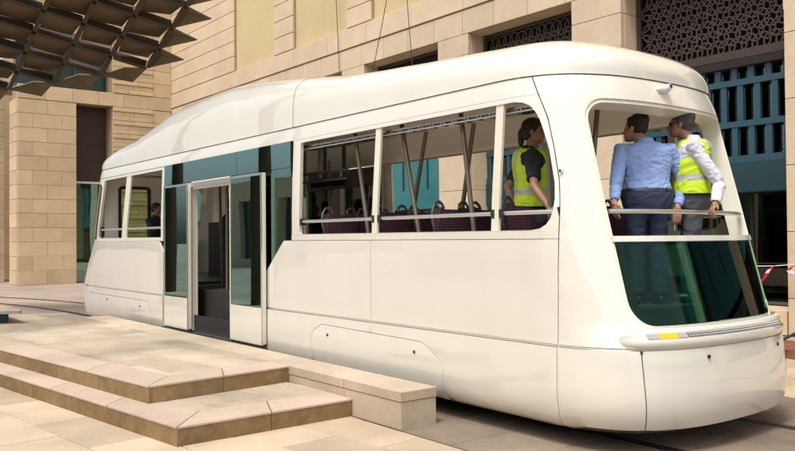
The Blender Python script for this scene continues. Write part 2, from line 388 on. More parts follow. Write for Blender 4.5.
def risers(p, q, z0, z1, wl):
    p, q = Vector(p), Vector(q); d = (q - p).normalized(); e = Vector((-d.y, d.x)); n = max(1, round((q - p).length / wl)); l = (q - p).length / n
    for i in range(n):
        mb = MB(); a = i * l + .003; b2 = (i + 1) * l - .003
        c = p + d * (i + .5) * l
        poly = [p + d * a - c + e * .004, p + d * b2 - c + e * .004, p + d * b2 - c + e * .06, p + d * a - c + e * .06]
        mb.prism([tuple(v) for v in poly], 0, z1 - z0)
        o = link('riser_stone', mb.mesh('riser_stone', M['riser'])); o.location = (c.x, c.y, z0); setpar(o, plat)
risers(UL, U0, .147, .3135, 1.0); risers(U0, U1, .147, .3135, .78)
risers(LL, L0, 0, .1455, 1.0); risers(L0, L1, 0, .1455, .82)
# kerb along the track: body stones and cap stones
kx = [-5.53, -6.42, -7.47, -8.6, -9.8, -11.0, -12.2, -13.4, -14.6]
for a, b2 in zip(kx, kx[1:]):
    MB().prism([(b2 + .004, -.60), (a - .004, -.60), (a - .004, -.20), (b2 + .004, -.20)], 0, .243).build('kerb_block', M['kerb'], plat)
    MB().prism([(b2 + .004, -.606), (a - .004 + (.006 if a == kx[0] else 0), -.606), (a - .004 + (.006 if a == kx[0] else 0), -.195), (b2 + .004, -.195)], .249, .337, ch=.006).build('kerb_cap', M['kerb'], plat)

# ------------------------------------------------------------------ tram: one skin (near side X,z; nose s,z; rear s,z) cut into panels
YC = 1.345
NZ = [(.13, -3.66), (.15, -3.55), (.18, -3.48), (.24, -3.44), (.40, -3.42), (.80, -3.46), (.97, -3.56), (1.66, -3.74), (2.87, -4.05), (3.05, -4.12)]
RZ = [(.13, -17.0), (.17, -17.15), (.25, -17.3), (.80, -17.38), (1.2, -17.1), (1.68, -16.68), (2.92, -16.42), (3.05, -16.36)]
IZ = [(.13, .22), (.15, .13), (.18, .07), (.24, .025), (.40, 0), (2.0, 0), (2.87, .03), (3.05, .05)]
HC0 = [(0, 0), (.35, .01), (.6, .04), (.8, .09), (1.0, .18), (1.1, .25), (1.2, .36), (1.27, .48), (1.32, .62), (1.345, .85)]
def interp(t, x):
    if x <= t[0][0]: return t[0][1]
    for (a, p), (b2, q) in zip(t, t[1:]):
        if x <= b2: return p + (q - p) * (x - a) / (b2 - a)
    return t[-1][1]
# refine the corner curve with a Catmull-Rom so that reflections run smoothly
def smooth_curve(pts, n=6):
    P = [Vector((-pts[1][0], pts[1][1]))] + [Vector(p) for p in pts] + [Vector((1.345, 1.15))]; out = []
    for i in range(1, len(P) - 2):
        for k in range(n):
            t = k / n; a, b2, c, d = P[i - 1], P[i], P[i + 1], P[i + 2]
            q = .5 * (2 * b2 + (c - a) * t + (2 * a - 5 * b2 + 4 * c - d) * t * t + (3 * b2 - a - 3 * c + d) * t ** 3)
            out.append((min(q.x, 1.345), q.y))
    return out + [pts[-1]]
HC = smooth_curve(HC0)
SL = [0.]
for a, b2 in zip(HC, HC[1:]): SL.append(SL[-1] + math.hypot(b2[0] - a[0], b2[1] - a[1]))
DYT = list(zip(SL, [h[0] for h in HC])); DXT = list(zip(SL, [h[1] for h in HC])); DX2DY = [(h[1], h[0]) for h in HC]; DX2S = [(h[1], s_) for h, s_ in zip(HC, SL)]
def curve(s):
    a = abs(s)
    if a >= SL[-1]: dx, dy = .85 + a - SL[-1], 1.345
    else: dx, dy = interp(DXT, a), interp(DYT, a)
    return dx, (dy if s > 0 else -dy)
def nose(s, z):
    dx, dy = curve(s); return Vector((interp(NZ, z) - dx, YC + dy * (1.345 - interp(IZ, z)) / 1.345, z))
def rear(s, z):          # s runs the other way round
    dx, dy = curve(s); return Vector((interp(RZ, z) + dx, YC - dy * (1.345 - interp(IZ, z)) / 1.345, z))
def side(x, z):
    dx = interp(NZ, z) - x; dr = x - interp(RZ, z); d = min(dx, dr); i = interp(IZ, z)
    if d >= .85: return Vector((x, i, z))
    return Vector((x, YC - interp(DX2DY, max(d, 0)) * (1.345 - i) / 1.345, z))
def farside(x, z):
    p = side(x, z); return Vector((p.x, 2 * YC - p.y, p.z))
def s_of_x(x, z): 
    d = interp(NZ, z) - x
    return -(SL[-1] + d - .85) if d >= .85 else -interp(DX2S, d)
def normal(F, u, z, sg):
    e = .01; n = (F(u + e, z) - F(u - e, z)).cross(F(u, z + e) - F(u, z - e)) * sg
    return n.normalized()
def rpoly(pts, rs, n=6):
    """closed polygon with rounded corners"""
    out = []; k = len(pts); rs = rs if isinstance(rs, (list, tuple)) else [rs] * k
    for i in range(k):
        p0, p1, p2 = Vector(pts[i - 1]), Vector(pts[i]), Vector(pts[(i + 1) % k]); r_ = rs[i]
        if r_ <= 0: out.append(tuple(p1)); continue
        a = (p0 - p1).normalized(); b2 = (p2 - p1).normalized(); h = math.acos(max(-1, min(1, a.dot(b2)))) / 2
        if h > 1.5: out.append(tuple(p1)); continue
        d = r_ / math.tan(h); c = p1 + (a + b2).normalized() * (r_ / math.sin(h))
        A = p1 + a * d - c; B = p1 + b2 * d - c; t0 = math.atan2(A.y, A.x); t1 = math.atan2(B.y, B.x); dt = (t1 - t0 + math.pi) % (2 * math.pi) - math.pi
        out += [tuple(c + Vector((math.cos(t0 + dt * q / n), math.sin(t0 + dt * q / n))) * r_) for q in range(n + 1)]
    return out
def dense(poly, st):
    out = []
    for p, q in zip(poly, poly[1:] + poly[:1]):
        p, q = Vector(p), Vector(q); n = max(1, math.ceil((q - p).length / st))
        out += [tuple(p.lerp(q, i / n)) for i in range(n)]
    return out
def inside(p, poly):
    c = False; x, y = p
    for (x0, y0), (x1, y1) in zip(poly, poly[1:] + poly[:1]):
        if (y0 > y) != (y1 > y) and x < (x1 - x0) * (y - y0) / (y1 - y0) + x0: c = not c
    return c
def panel(name, mname, parent, F, outline, holes=(), thick=.035, out=0., sg=1, step=.11, smooth=40, bev=.004):
    outline = dense(outline, step); holes = [dense(h, step) for h in holes]
    vs = []; es = []
    for lp in [outline] + holes:
        o = len(vs); vs += [Vector(p) for p in lp]; es += [(o + i, o + (i + 1) % len(lp)) for i in range(len(lp))]
    us = [p[0] for p in outline]; zs = [p[1] for p in outline]
    nb = list(vs)
    nx_, nz_ = int((max(us) - min(us)) / step), int((max(zs) - min(zs)) / step)
    for i in range(1, nx_ + 1):
        for j in range(1, nz_ + 1):
            p = (min(us) + i * (max(us) - min(us)) / (nx_ + 1), min(zs) + j * (max(zs) - min(zs)) / (nz_ + 1))
            if inside(p, outline) and not any(inside(p, h) for h in holes):
                pv_ = Vector(p)
                if all((pv_ - q).length_squared > (.35 * step) ** 2 for q in nb): vs.append(pv_)
    if min(zs) < .2 and F in (side, farside):                            # extra rows where the skirt tucks under
        for zr_ in (.165, .20, .25, .32):
            n_ = int((max(us) - min(us)) / .08)
            for i in range(1, n_):
                p = (min(us) + i * (max(us) - min(us)) / n_, zr_)
                if inside(p, outline) and not any(inside(p, h) for h in holes) and all((Vector(p) - q).length_squared > .018 ** 2 for q in nb): vs.append(Vector(p))
    v2, _, f2, *_ = delaunay_2d_cdt(vs, es, [], 0, 1e-5)
    fs = [tuple(f) for f in f2 if (lambda c: inside(c, outline) and not any(inside(c, h) for h in holes))((sum(v2[i].x for i in f) / len(f), sum(v2[i].y for i in f) / len(f)))]
    P = []; Q = []
    cnt = {}
    for f in fs:
        for a, b2 in zip(f, f[1:] + f[:1]): cnt[(a, b2)] = 1
    bd = [(a, b2) for (a, b2) in cnt if (b2, a) not in cnt]; bset = {i for e in bd for i in e}
    nrm = []
    for i, p in enumerate(v2):
        n = normal(F, p.x, p.y, sg); q = F(p.x, p.y); nrm.append(n)
        P.append(q + n * (out - (bev if i in bset else 0))); Q.append(q + n * (out - thick))
    k = len(P)
    mb = MB(); mb.add(P + Q, fs + [tuple(i + k for i in f[::-1]) for f in fs] + [(b2, a, a + k, b2 + k) for a, b2 in bd])
    return mb.build(name, M[mname] if isinstance(mname, str) else mname, parent, smooth)

tram = thing('tram', 'cream open sided tram standing at the stone platform with its double doors open', 'tram', (-10.4, YC, 0))
def frame_ring(name, mname, F, hole, wd, thick, out, sg=1, parent=tram):
    inn = [tuple(p) for p in hole]; c = hole
    if area(hole) < 0: c = hole[::-1]
    return panel(name, mname, parent, F, inset_poly(c, -wd), [c], thick, out, sg, bev=.003)
SEAM = [(.15, -4.27), (.81, -4.27), (1.2, -4.275), (1.98, -4.295), (2.15, -4.315), (2.4, -4.372), (2.67, -4.445), (2.83, -4.515), (3.05, -4.62)]
def seam_pts(z0, z1, off):
    n = max(2, int((z1 - z0) / .06)); return [(interp(SEAM, z0 + (z1 - z0) * i / n) + off, z0 + (z1 - z0) * i / n) for i in range(n + 1)]
# windows of the near side
W1 = rpoly([(-8.25, 1.74), (-4.55, 1.74), (-4.46, 1.752), (-4.40, 1.785), (-4.365, 1.83), (-4.345, 1.90), (-4.335, 1.99), (-4.345, 2.12), (-4.375, 2.25), (-4.41, 2.40), (-4.47, 2.57), (-4.51, 2.67), (-4.55, 2.735), (-4.60, 2.79), (-4.67, 2.822), (-4.75, 2.835), (-8.25, 2.835)], [.03] + [0] * 15 + [.03])
W0 = rpoly([(-15.80, 1.73), (-12.60, 1.73), (-12.60, 2.83), (-15.47, 2.83)], [.03, .02, .02, .05])
DOOR = [(-12.47, .30), (-9.10, .30), (-9.10, 1.26), (-8.64, 1.665), (-8.44, 1.665), (-8.44, 2.875), (-12.47, 2.875)]
def ring_near(F, sg, nm):
    XL = -8.42 if nm == 'near' else -10.02
    """side wall of one side, cut into panels with open joints"""
    # below the sill, ahead of the door
    panel('side_panel', 'paint', tram, F, rpoly([(-9.07, .825), (-6.81, .825), (-6.81, 1.665), (-8.62, 1.665), (-9.07, 1.27)], [0, 0, 0, .07, .05]) if nm == 'near' else [(XL, .825), (-6.81, .825), (-6.81, 1.665), (XL, 1.665)], (), .04, 0, sg)
    panel('side_panel', 'paint', tram, F, [(-6.803, .825)] + seam_pts(.825, 1.665, -.004) + [(-6.803, 1.665)], (), .04, 0, sg)
    panel('window_sill', 'paint', tram, F, [(XL, 1.669), (-4.42, 1.669), (-4.46, 1.735), (XL, 1.735)], (), .07, .004, sg, step=.09)
    # header band above the windows
    panel('header_panel', 'paint', tram, F, [(-8.42, 2.88)] + seam_pts(2.88, 3.04, -.004) + [(-8.42, 3.04)], (), .05, 0, sg)
    panel('header_panel', 'paint', tram, F, [(-16.0, 2.88), (-8.428, 2.88), (-8.428, 3.04), (-16.05, 3.04)], (), .05, 0, sg)
    # window frame of the big opening, its right corner piece filling to the nose joint
    outer = [(XL, 1.737), (-4.458, 1.737), (-4.418, 1.669)] + seam_pts(1.669, 2.877, -.004) + [(XL, 2.877)]
    hole = W1 if nm == 'near' else [(x if x > -8 else x - 1.6, z) for x, z in W1]
    panel('window_frame', 'paint', tram, F, outer, [hole], .045, .0, sg, step=.09)
    for (x0, x1) in ((-6.765, -6.675), (-4.99, -4.90)):
        panel('window_post', 'frame', tram, F, [(x0 - .03, 1.737), (x1 - .03, 1.737), (x1 + .02, 2.837), (x0 + .02, 2.837)], (), .03, -.010, sg)
    # behind the door
    panel('side_panel', 'paint', tram, F, rpoly([(-16.45, .81), (-12.50, .81), (-12.50, 1.50), (-12.66, 1.668), (-16.05, 1.668)], [0, 0, .02, .05, 0]), (), .04, 0, sg)
    panel('window_frame', 'frame', tram, F, [(-16.05, 1.672), (-12.51, 1.672), (-12.51, 2.876), (-15.80, 2.876)], [W0], .045, -.006, sg)
    panel('window_post', 'frame', tram, F, [(-14.48, 1.72), (-14.25, 1.72), (-14.05, 2.84), (-14.28, 2.84)], (), .03, -.012, sg)
    # skirts
    fh = rpoly([(-7.98, .16), (-5.66, .16), (-5.66, .52), (-5.95, .685), (-7.75, .715), (-7.98, .60)], [0, 0, .1, .22, .1, .1])
    panel('skirt_panel', 'paint', tram, F, [(-9.10, .132)] + [(-4.275, .132 + (.80 - .132) * i / 12) for i in range(13)] + [(-9.10, .80)], [fh] if nm == 'near' else (), .04, .012, sg)
    if nm == 'near':
        h = panel('access_hatch', 'paint', tram, F, inset_poly(fh, .005), (), .04, .012, sg)
        for hx, hz in ((-7.62, .60), (-6.07, .575)):
            MB().tube([(hx, -.004, hz), (hx, -.018, hz)], .016, 8).build('hatch_latch', M['dark'], h)
    panel('groove_lip', 'paint', tram, F, [(-9.10, .803), (-4.275, .803), (-4.275, .822), (-9.10, .822)], (), .03, -.014, sg)
    rh = rpoly([(-16.3, .16), (-13.02, .16), (-13.03, .42), (-13.16, .67), (-16.3, .67)], [0, 0, .2, .16, 0])
    panel('skirt_panel', 'paint', tram, F, [(-16.45, .14), (-12.50, .14), (-12.50, .785), (-16.45, .785)], [rh] if nm == 'near' else (), .04, .012, sg)
    if nm == 'near':
        h = panel('access_hatch', 'paint', tram, F, inset_poly(rh, .006), (), .04, .012, sg)
        for hx, hz in ((-15.2, .585), (-13.5, .56)):
            MB().tube([(hx, -.004, hz), (hx, -.018, hz)], .018, 8).build('hatch_latch', M['dark'], h)
    panel('groove_lip', 'paint', tram, F, [(-16.45, .788), (-12.50, .788), (-12.50, .807), (-16.45, .807)], (), .03, -.014, sg)
ring_near(side, 1, 'near'); ring_near(farside, -1, 'far')
# joint backing seen through the open seams
for yy in (.055, 2.635):
    MB().box(-9.05, -4.6, yy - .003, yy + .003, .3, 1.66).build('seam_backing', M['seam'], tram)
    MB().box(-16.2, -12.55, yy - .003, yy + .003, .3, 1.66).build('seam_backing', M['seam'], tram)

# nose: upper shell with the open front and the tinted pane, bumper moulding, front skirt
def nose_seam(x_of_z): return None
sx = lambda z: s_of_x(interp(SEAM, z) + .005, z)
zs_ = [.825 + (3.04 - .825) * i / 36 for i in range(37)]
lft = [(sx(z), z) for z in zs_]
outl = lft[::-1] + [(-s_, z) for s_, z in lft]
NH = rpoly([(-1.07, .985), (1.07, .985), (1.07, 2.80), (-1.07, 2.80)], [.20, .20, .17, .17], 8)
nose_shell = panel('nose_shell', 'paint', tram, nose, outl, [inset_poly(NH, -.03)], .05, 0, step=.07)
frame_ring('front_frame', 'frame', nose, NH, .028, .16, -.012, parent=tram)
panel('front_glass', 'green_glass', tram, nose, inset_poly(rpoly([(-1.068, .987), (1.068, .987), (1.068, 1.64), (-1.068, 1.64)], [.19, .19, 0, 0], 8), .004), (), .008, -.006, step=.1, bev=0)
# black band round the tinted pane
panel('glass_border', 'dark', tram, nose, rpoly([(-1.06, .992), (1.06, .992), (1.06, 1.638), (-1.06, 1.638)], [.19, .19, 0, 0], 8),
      [rpoly([(-1.0, 1.05), (1.0, 1.05), (1.0, 1.62), (-1.0, 1.62)], [.15, .15, .02, .02], 8)], .004, -.018, step=.1, bev=0)
panel('front_sill', 'paint', tram, nose, [(-1.085, 1.64), (1.085, 1.64), (1.085, 1.685), (-1.085, 1.685)], (), .09, .012, step=.06, bev=.006)
# grab rail across the front
pts = [nose(-1.02 + 2.04 * i / 20, 1.885) - Vector((.05, 0, 0)) for i in range(21)]
MB().tube(pts, .021, 10).build('front_rail', M['alu'], tram, 60)
# bumper moulding with its light strip
prof = [(.805, -.01), (.812, .02), (.838, .055), (.86, .058), (.868, .060), (.908, .060), (.915, .064), (.935, .058), (.955, .040), (.966, .02), (.97, -.01)]
vs_ = []; n_s = 72; SM = 1.24
for i in range(n_s + 1):
    s = -SM + 2 * SM * i / n_s; q = min(1, max(0, (SM - abs(s)) / .22)); q = math.sqrt(q * (2 - q))
    for z, o_ in prof:
        zz = .885 + (z - .885) * (.25 + .75 * q)
        vs_.append(nose(s, zz) + normal(nose, s, zz, 1) * (-.008 + (o_ + .008) * q))
k = len(prof); fs = [(i * k + j, (i + 1) * k + j, (i + 1) * k + j + 1, i * k + j + 1) for i in range(n_s) for j in range(k - 1)]
bump = MB().add(vs_, fs).build('bumper_moulding', M['paint'], tram, 50)
def strip_lamp(name, mn, s0, s1, z0, z1, out):
    n = max(2, int((s1 - s0) / .05)); v_ = []
    for i in range(n + 1):
        s = s0 + (s1 - s0) * i / n
        for z, o_ in ((z0, out - .02), (z0, out), (z1, out), (z1, out - .02)): v_.append(nose(s, z) + normal(nose, s, .9, 1) * o_)
    f_ = [(i * 4 + j, i * 4 + 4 + j, i * 4 + 5 + j, i * 4 + 1 + j) for i in range(n) for j in range(3)] + [(0, 1, 2, 3), (n * 4 + 3, n * 4 + 2, n * 4 + 1, n * 4)]
    return MB().add(v_, f_).build(name, M[mn], bump, 40)
for sg in (1, -1):
    for nm, mn, a, b2 in (('clear_lens', 'lens', -1.04, -.945), ('indicator_lamp', 'amber', -.94, -.79), ('clear_lens', 'lens', -.785, -.70)):
        strip_lamp(nm, mn, *( (a, b2) if sg == 1 else (-b2, -a)), .870, .906, .066)
led = strip_lamp('light_strip', 'led', -.695, .695, .871, .905, .065)
mb = MB()
for i in range(62):
    s = -.68 + 1.36 * i / 61
    for z in (.880, .896):
        p = nose(s, z) + normal(nose, s, z, 1) * .0655
        mb.ell(p, (.007, .007, .0055), None, 6, 4)
o = mb.build('light_dots', M['ledlight'], led); tag(o, kind='stuff')
# front skirt and its corner pieces
cs = -1.105
def skirt(name, s0, s1, out=.012):
    return panel(name, 'paint', tram, nose, [(s0, .132), (s1, .132), (s1, .803), (s0, .803)], (), .05, out, step=.075)
fs_ = skirt('front_skirt', cs, -cs)
zk = [.132 + (.803 - .132) * i / 14 for i in range(15)]
for sg_ in (1, -1):
    po = [(sg_ * (cs - .009), .132), (sg_ * (cs - .009), .803)] + [(sg_ * s_of_x(-4.268, z), z) for z in zk[::-1]]
    panel('corner_skirt', 'paint', tram, nose, po if sg_ == -1 else po, (), .05, .012, step=.075)
panel('groove_lip', 'paint', tram, nose, [(s_of_x(-4.27, .8), .805), (-s_of_x(-4.27, .8), .805), (-s_of_x(-4.27, .8), .823), (s_of_x(-4.27, .8), .823)], (), .03, -.014, step=.08)
panel('seam_backing', 'seam', tram, nose, [(-1.5, .2), (1.5, .2), (1.5, .97), (-1.5, .97)], (), .004, -.05, step=.12)
for s in (-.50, .62):
    p = nose(s, .735); n_ = normal(nose, s, .735, 1); MB().tube([p, p + n_ * .022], .016, 8).build('tow_cap', M['dark'], fs_)
p = nose(cs - .004, .795); MB().ell(p + normal(nose, cs, .795, 1) * .01, (.012, .012, .012), None, 8, 6).build('latch', M['dark'], fs_)
# rear end
ls = [(-1.62, z) for z in (.81, 1.1, 1.4, 1.66, 2.0, 2.4, 2.8, 3.035)]
RH = rpoly([(-1.07, .985), (1.07, .985), (1.07, 2.80), (-1.07, 2.80)], [.20, .20, .17, .17], 6)
def rx2s(x, z): d = x - interp(RZ, z); return (SL[-1] + d - .85) if d >= .85 else interp(DX2S, d)
def bx(z): return interp([(.81, -16.46), (1.668, -16.06), (1.672, -16.06), (2.876, -15.81), (3.035, -16.06)], z)
zr = [.81, 1.1, 1.4, 1.66, 1.9, 2.2, 2.5, 2.8, 2.876, 3.035]
rl = [(rx2s(bx(z), z), z) for z in zr]
QG = rpoly([(-16.14, 1.74), (-15.90, 1.71), (-15.60, 2.72), (-15.78, 2.79)], [.05, .06, .05, .05])
panel('rear_shell', 'paint', tram, rear, [(-a, z) for a, z in rl][::-1] + rl, [RH] , .05, 0, step=.10)
pg = panel('quarter_window', 'dark', tram, side, QG, [inset_poly(QG if area(QG) > 0 else QG[::-1], .035)], .02, .012, step=.1)
panel('quarter_pane', 'quarter_glass', pg, side, inset_poly(QG if area(QG) > 0 else QG[::-1], .03), (), .01, .008, step=.1, bev=0)
panel('rear_glass', 'green_glass', tram, rear, rpoly([(-1.068, .987), (1.068, .987), (1.068, 1.64), (-1.068, 1.64)], [.19, .19, 0, 0]), (), .01, -.006, step=.15, bev=0)
panel('rear_skirt', 'paint', tram, rear, [(-rx2s(-16.46, .5), .14), (rx2s(-16.46, .5), .14), (rx2s(-16.46, .5), .80), (-rx2s(-16.46, .5), .80)], (), .04, .012, step=.10)

# roof shells: section grows from the gutter, height follows the long hump
TOP = [(-16.4, .24), (-15.8, .34), (-14.9, .43), (-14.0, .52), (-13.3, .67), (-12.7, .80), (-12.1, .86), (-11.5, .89), (-11.0, .90), (-10.5, .90), (-9.6, .82), (-8.6, .70), (-7.64, .565), (-6.9, .50), (-6.2, .465), (-5.3, .455), (-4.65, .45), (-4.1, .42)]
def gutter(s01):
    """closed loop at the gutter; param 0..1"""
    return None
loop = []
n_n = 48
sA = -s_of_x(-5.0, 3.05)
for i in range(n_n + 1): s = -sA + 2 * sA * i / n_n; loop.append(nose(s, 3.05))
for i in range(1, 72): loop.append(farside(-5.0 - (15.3 - 5.0) * i / 72, 3.05))
sB = rx2s(-15.3, 3.05)
for i in range(n_n + 1): s = -sB + 2 * sB * i / n_n; loop.append(rear(s, 3.05))
for i in range(1, 72): loop.append(side(-15.3 + (15.3 - 5.0) * i / 72, 3.05))
def roof_pt(P, q, out=.0):
    cx = max(-15.0, min(-5.5, P.x)); C_ = Vector((cx, YC, 3.05)); d = P - C_
    s = q; kq = min(1, max(0, min((-4.7 - P.x) / 2.4, (P.x + 16.2) / 1.5))); pw = 2.8 + 2.2 * kq * kq * (3 - 2 * kq)
    xy = C_ + d * s
    h = interp(TOP, xy.x) 
    zz = 3.05 + h * (max(0, 1 - s ** pw)) ** (1 / pw)
    return Vector((xy.x, xy.y, zz))
rings = [1.0] + [(1 - ((1 - math.cos(i / 22 * math.pi / 2)))) for i in range(0, 0)] 
qs = [1.0, .9992, .9975, .993, .985, .975, .962, .945, .925, .90, .87, .83, .78, .72, .65, .57, .48, .38, .27, .15, .03]
def roof(name, keep, out=.012):
    v_ = []; n = len(loop)
    for q in qs: v_ += [roof_pt(p, q) for p in loop]
    # drop edge down from the gutter
    low = [Vector((YC * 0 + (p.x - max(-15., min(-5.5, p.x))) * 1.006 + max(-15., min(-5.5, p.x)), YC + (p.y - YC) * 1.006, 3.046)) for p in loop]
    v_ = low + v_; f_ = []
    for r_ in range(len(qs)):
        for i in range(n):
            a = r_ * n + i; b2 = r_ * n + (i + 1) % n
            f = (a, b2, b2 + n, a + n); cx = sum(v_[j].x for j in f) / 4
            if keep(cx): f_.append(f)
    return MB().add(v_, f_).build(name, M['paint'], tram, 35)
SX = -8.43
roof_front = roof('front_roof', lambda x: x > SX + .0); roof_back = roof('rear_roof', lambda x: x <= SX)
# seam strip between the two shells
pts = [roof_pt(Vector((SX - .02, .05, 3.05)), q) for q in qs] 
pts2 = [Vector((p.x, 2 * YC - p.y, p.z)) for p in pts][::-1]
MB().tube([p + Vector((0, 0, -.001)) for p in pts + pts2], .0045, 6).build('roof_seam', M['seam'], roof_back)
# inner gutter floor so that no light leaks between wall and roof, seen as the dark joint line
inn = [Vector((max(-15., min(-5.5, p.x)) + (p.x - max(-15., min(-5.5, p.x))) * .985, YC + (p.y - YC) * .985, p.z)) for p in loop]
v_ = [Vector((p.x, p.y, 3.0)) for p in inn] + [Vector((p.x, p.y, 3.06)) for p in inn]; n = len(inn)
MB().add(v_, [(i, (i + 1) % n, (i + 1) % n + n, i + n) for i in range(n)]).build('gutter_joint', M['seam'], tram, 60)

# roof camera, side camera, small aerial
p = nose(-.16, 2.955); n_ = normal(nose, -.16, 2.955, 1)
cb = MB().ell(p + n_ * .02, (.05, .085, .035), None, 14, 8).tube([p + n_ * .03, p + n_ * .10 + Vector((0, 0, -.012))], [.034, .026], 12).build('front_camera', M['white'], tram, 50)
MB().tube([p + n_ * .098 + Vector((0, 0, -.012)), p + n_ * .106 + Vector((0, 0, -.013))], .017, 12).build('camera_lens', M['dark'], cb)
p = side(-4.30, 2.22); cb = MB().ell(p, (.014, .025, .035), None, 10, 6).build('side_camera', M['white'], tram, 50)
MB().ell(p + Vector((0, -.026, 0)), (.009, .01, .014), None, 8, 5).build('camera_lens', M['dark'], cb)
MB().tube([(-5.2, 1.9, 3.55), (-5.2, 1.9, 3.68)], [.02, .012], 8).build('aerial', M['white'], tram)

# waist rails in the windows
def rail_y(f, x): return f(x, 1.89) + Vector((0, .04 if f is side else -.04, 0))
for f in (side, farside):
    for (x0, x1) in ((-8.27, -6.74), (-6.70, -4.97), (-4.93, -4.29)):
        MB().tube([rail_y(f, x0), rail_y(f, (x0 + x1) / 2), rail_y(f, x1)], .021, 10).build('waist_rail', M['alu'], tram, 60)
        for xx in (x0 + .03, x1 - .03):
            q = rail_y(f, xx); MB().box(q.x - .022, q.x + .022, q.y - .03, q.y + .04, q.z - .04, q.z + .035).build('rail_bracket', M['dark'], tram)
    for (x0, x1) in ((-15.7, -14.4), (-14.3, -12.62)):
        MB().tube([rail_y(f, x0), rail_y(f, x1)], .021, 10).build('waist_rail', M['alu'], tram, 60)
    q = rail_y(f, -15.66); MB().box(q.x - .03, q.x + .03, q.y - .02, q.y + .04, q.z - .13, q.z + .06).build('rail_bracket', M['dark'], tram)

# doorway: black glass band, fixed panes, portal frame, two plug leaves slid open
def door_side(f, sg, near):
    Y = lambda y: y if near else 2 * YC - y
    def bb(mb, x0, x1, y0, y1, z0, z1): return mb.box(x0, x1, min(Y(y0), Y(y1)), max(Y(y0), Y(y1)), z0, z1)
    hd = bb(MB(), -12.45, -9.90, .012, .03, 2.56, 2.872).build('header_glass', M['door_glass'], tram)
    bb(MB(), -9.892, -8.46, .012, .03, 2.56, 2.872).build('header_glass', M['door_glass'], tram)
    bb(MB(), -12.45, -8.46, .05, .06, 2.50, 2.875).build('header_backing', M['dark'], tram)
    # fixed panes either side
    gp = MB(); poly = [(-9.07, .55), (-9.07, 1.26), (-8.63, 1.66), (-8.46, 1.66), (-8.46, 2.555), (-9.98, 2.555), (-9.98, .55)]
    gp.prism(poly if not near else poly, Y(.015), Y(.03), axis='y'); gp.build('door_side_glass', M['door_glass'], tram)
    gp = MB(); poly = [(-11.44, .55), (-12.45, .55), (-12.45, 1.50), (-12.63, 1.66), (-12.53, 1.70), (-12.50, 2.555), (-11.44, 2.555)]
    gp.prism(poly, Y(.015), Y(.03), axis='y'); gp.build('door_side_glass', M['door_glass'], tram)
    pf = MB(); bb(pf, -11.47, -11.35, -.004, .09, .33, 2.50); bb(pf, -10.09, -9.98, -.004, .09, .33, 2.50); bb(pf, -11.36, -10.08, -.003, .085, 2.44, 2.555)
    pf = pf.build('door_portal', M['frame'], tram)
    bb(MB(), -11.38, -10.0, -.035, .0, 2.47, 2.535).build('door_gear_cover', M['alu'], pf)
    bb(MB(), -12.5, -9.0, -.02, .3, .275, .312).build('door_threshold', M['alu'], tram)
    bb(MB(), -12.49, -9.09, .03, .05, .16, .56).build('sill_beam', M['under'], tram)
    for (x0, x1) in ((-12.22, -11.33), (-9.90, -9.03)):
        lf = MB(); zg, zt = (.815, 2.53)
        y0, y1 = -.085, -.045
        fr = MB()
        bb(fr, x0, x0 + .010, y0, y1, .345, zt); bb(fr, x1 - .022, x1, y0, y1, .345, zt)
        bb(fr, x0 + .022, x1 - .022, y0 + .001, y1, zt - .03, zt); 
        leaf = bb(MB(), x0 + .003, x1 - .003, y0 - .006, y1 - .002, .345, zg).build('door_leaf', M['paint'], tram)
        fr.build('leaf_frame', M['alu'], leaf)
        bb(MB(), x0 + .010, x1 - .022, y0 + .006, y0 + .016, zg + .001, zt - .03).build('leaf_glass', M['door_glass'], leaf)
        xe = x1 if x0 < -11 else x1
        bb(MB(), x1 + .001, x1 + .012, y0 + .02, y1 + .02, .36, zt).build('leaf_seal', M['frame'], leaf)
        bb(MB(), x0 + .01, x1, y0 + .004, y1, .325, .343).build('bottom_seal', M['rubber'], leaf)
        bb(MB(), x0 + .05, x1 - .05, y1 + .002, .04, 2.36, 2.40).build('leaf_arm', M['dark'], leaf)
    return
door_side(side, 1, True)
# far side doors are shut
for (x0, x1) in ((-12.4, -11.25), (-11.23, -10.08)):
    lf = MB(); lf.box(x0, x1, 2.64, 2.68, .35, .80); lf = lf.build('far_door_leaf', M['inner'], tram)
    MB().box(x0 + .05, x1 - .05, 2.655, 2.67, .81, 2.84).build('far_door_glass', M['far_glass'], lf)
    
    for xa in (x0, x1 - .05): MB().box(xa, xa + .05, 2.635, 2.685, .801, 2.86).build('far_door_frame', M['inner'], lf)
MB().box(-12.5, -10.04, 2.62, 2.68, 2.861, 2.878).build('far_header', M['inner'], tram)
MB().box(-10.07, -10.03, 2.61, 2.68, .35, 2.86).build('far_pillar', M['inner'], tram)

# floor, ceiling, lining
MB().box(-12.6, -9.0, .12, 2.57, .26, .318).build('low_floor', M['floor'], tram)
MB().box(-9.0, -4.7, .09, 2.60, .93, .985).build('high_floor', M['floor'], tram)
pl = [(-4.7, .095), (-4.35, .16), (-4.02, .45), (-3.92, .9), (-3.9, 1.345), (-3.92, 1.79), (-4.02, 2.24), (-4.35, 2.53), (-4.7, 2.595)]
MB().prism(pl, .93, 1.08).build('front_floor', M['floor'], tram)
MB().box(-16.3, -12.6, .09, 2.60, .93, .985).build('rear_floor', M['floor'], tram)
MB().box(-9.02, -8.98, .09, 2.60, .319, .929).build('step_riser', M['inner'], tram)
MB().box(-12.64, -12.6, .09, 2.60, .319, .929).build('step_riser', M['inner'], tram)
cp = [(.16, 2.875), (.30, 2.93), (.9, 3.0), (1.345, 3.01), (1.79, 3.0), (2.2, 2.95), (2.40, 2.885), (2.52, 2.85), (2.56, 2.85), (2.56, 2.88), (2.52, 2.99), (1.345, 3.06), (.16, 2.98)]
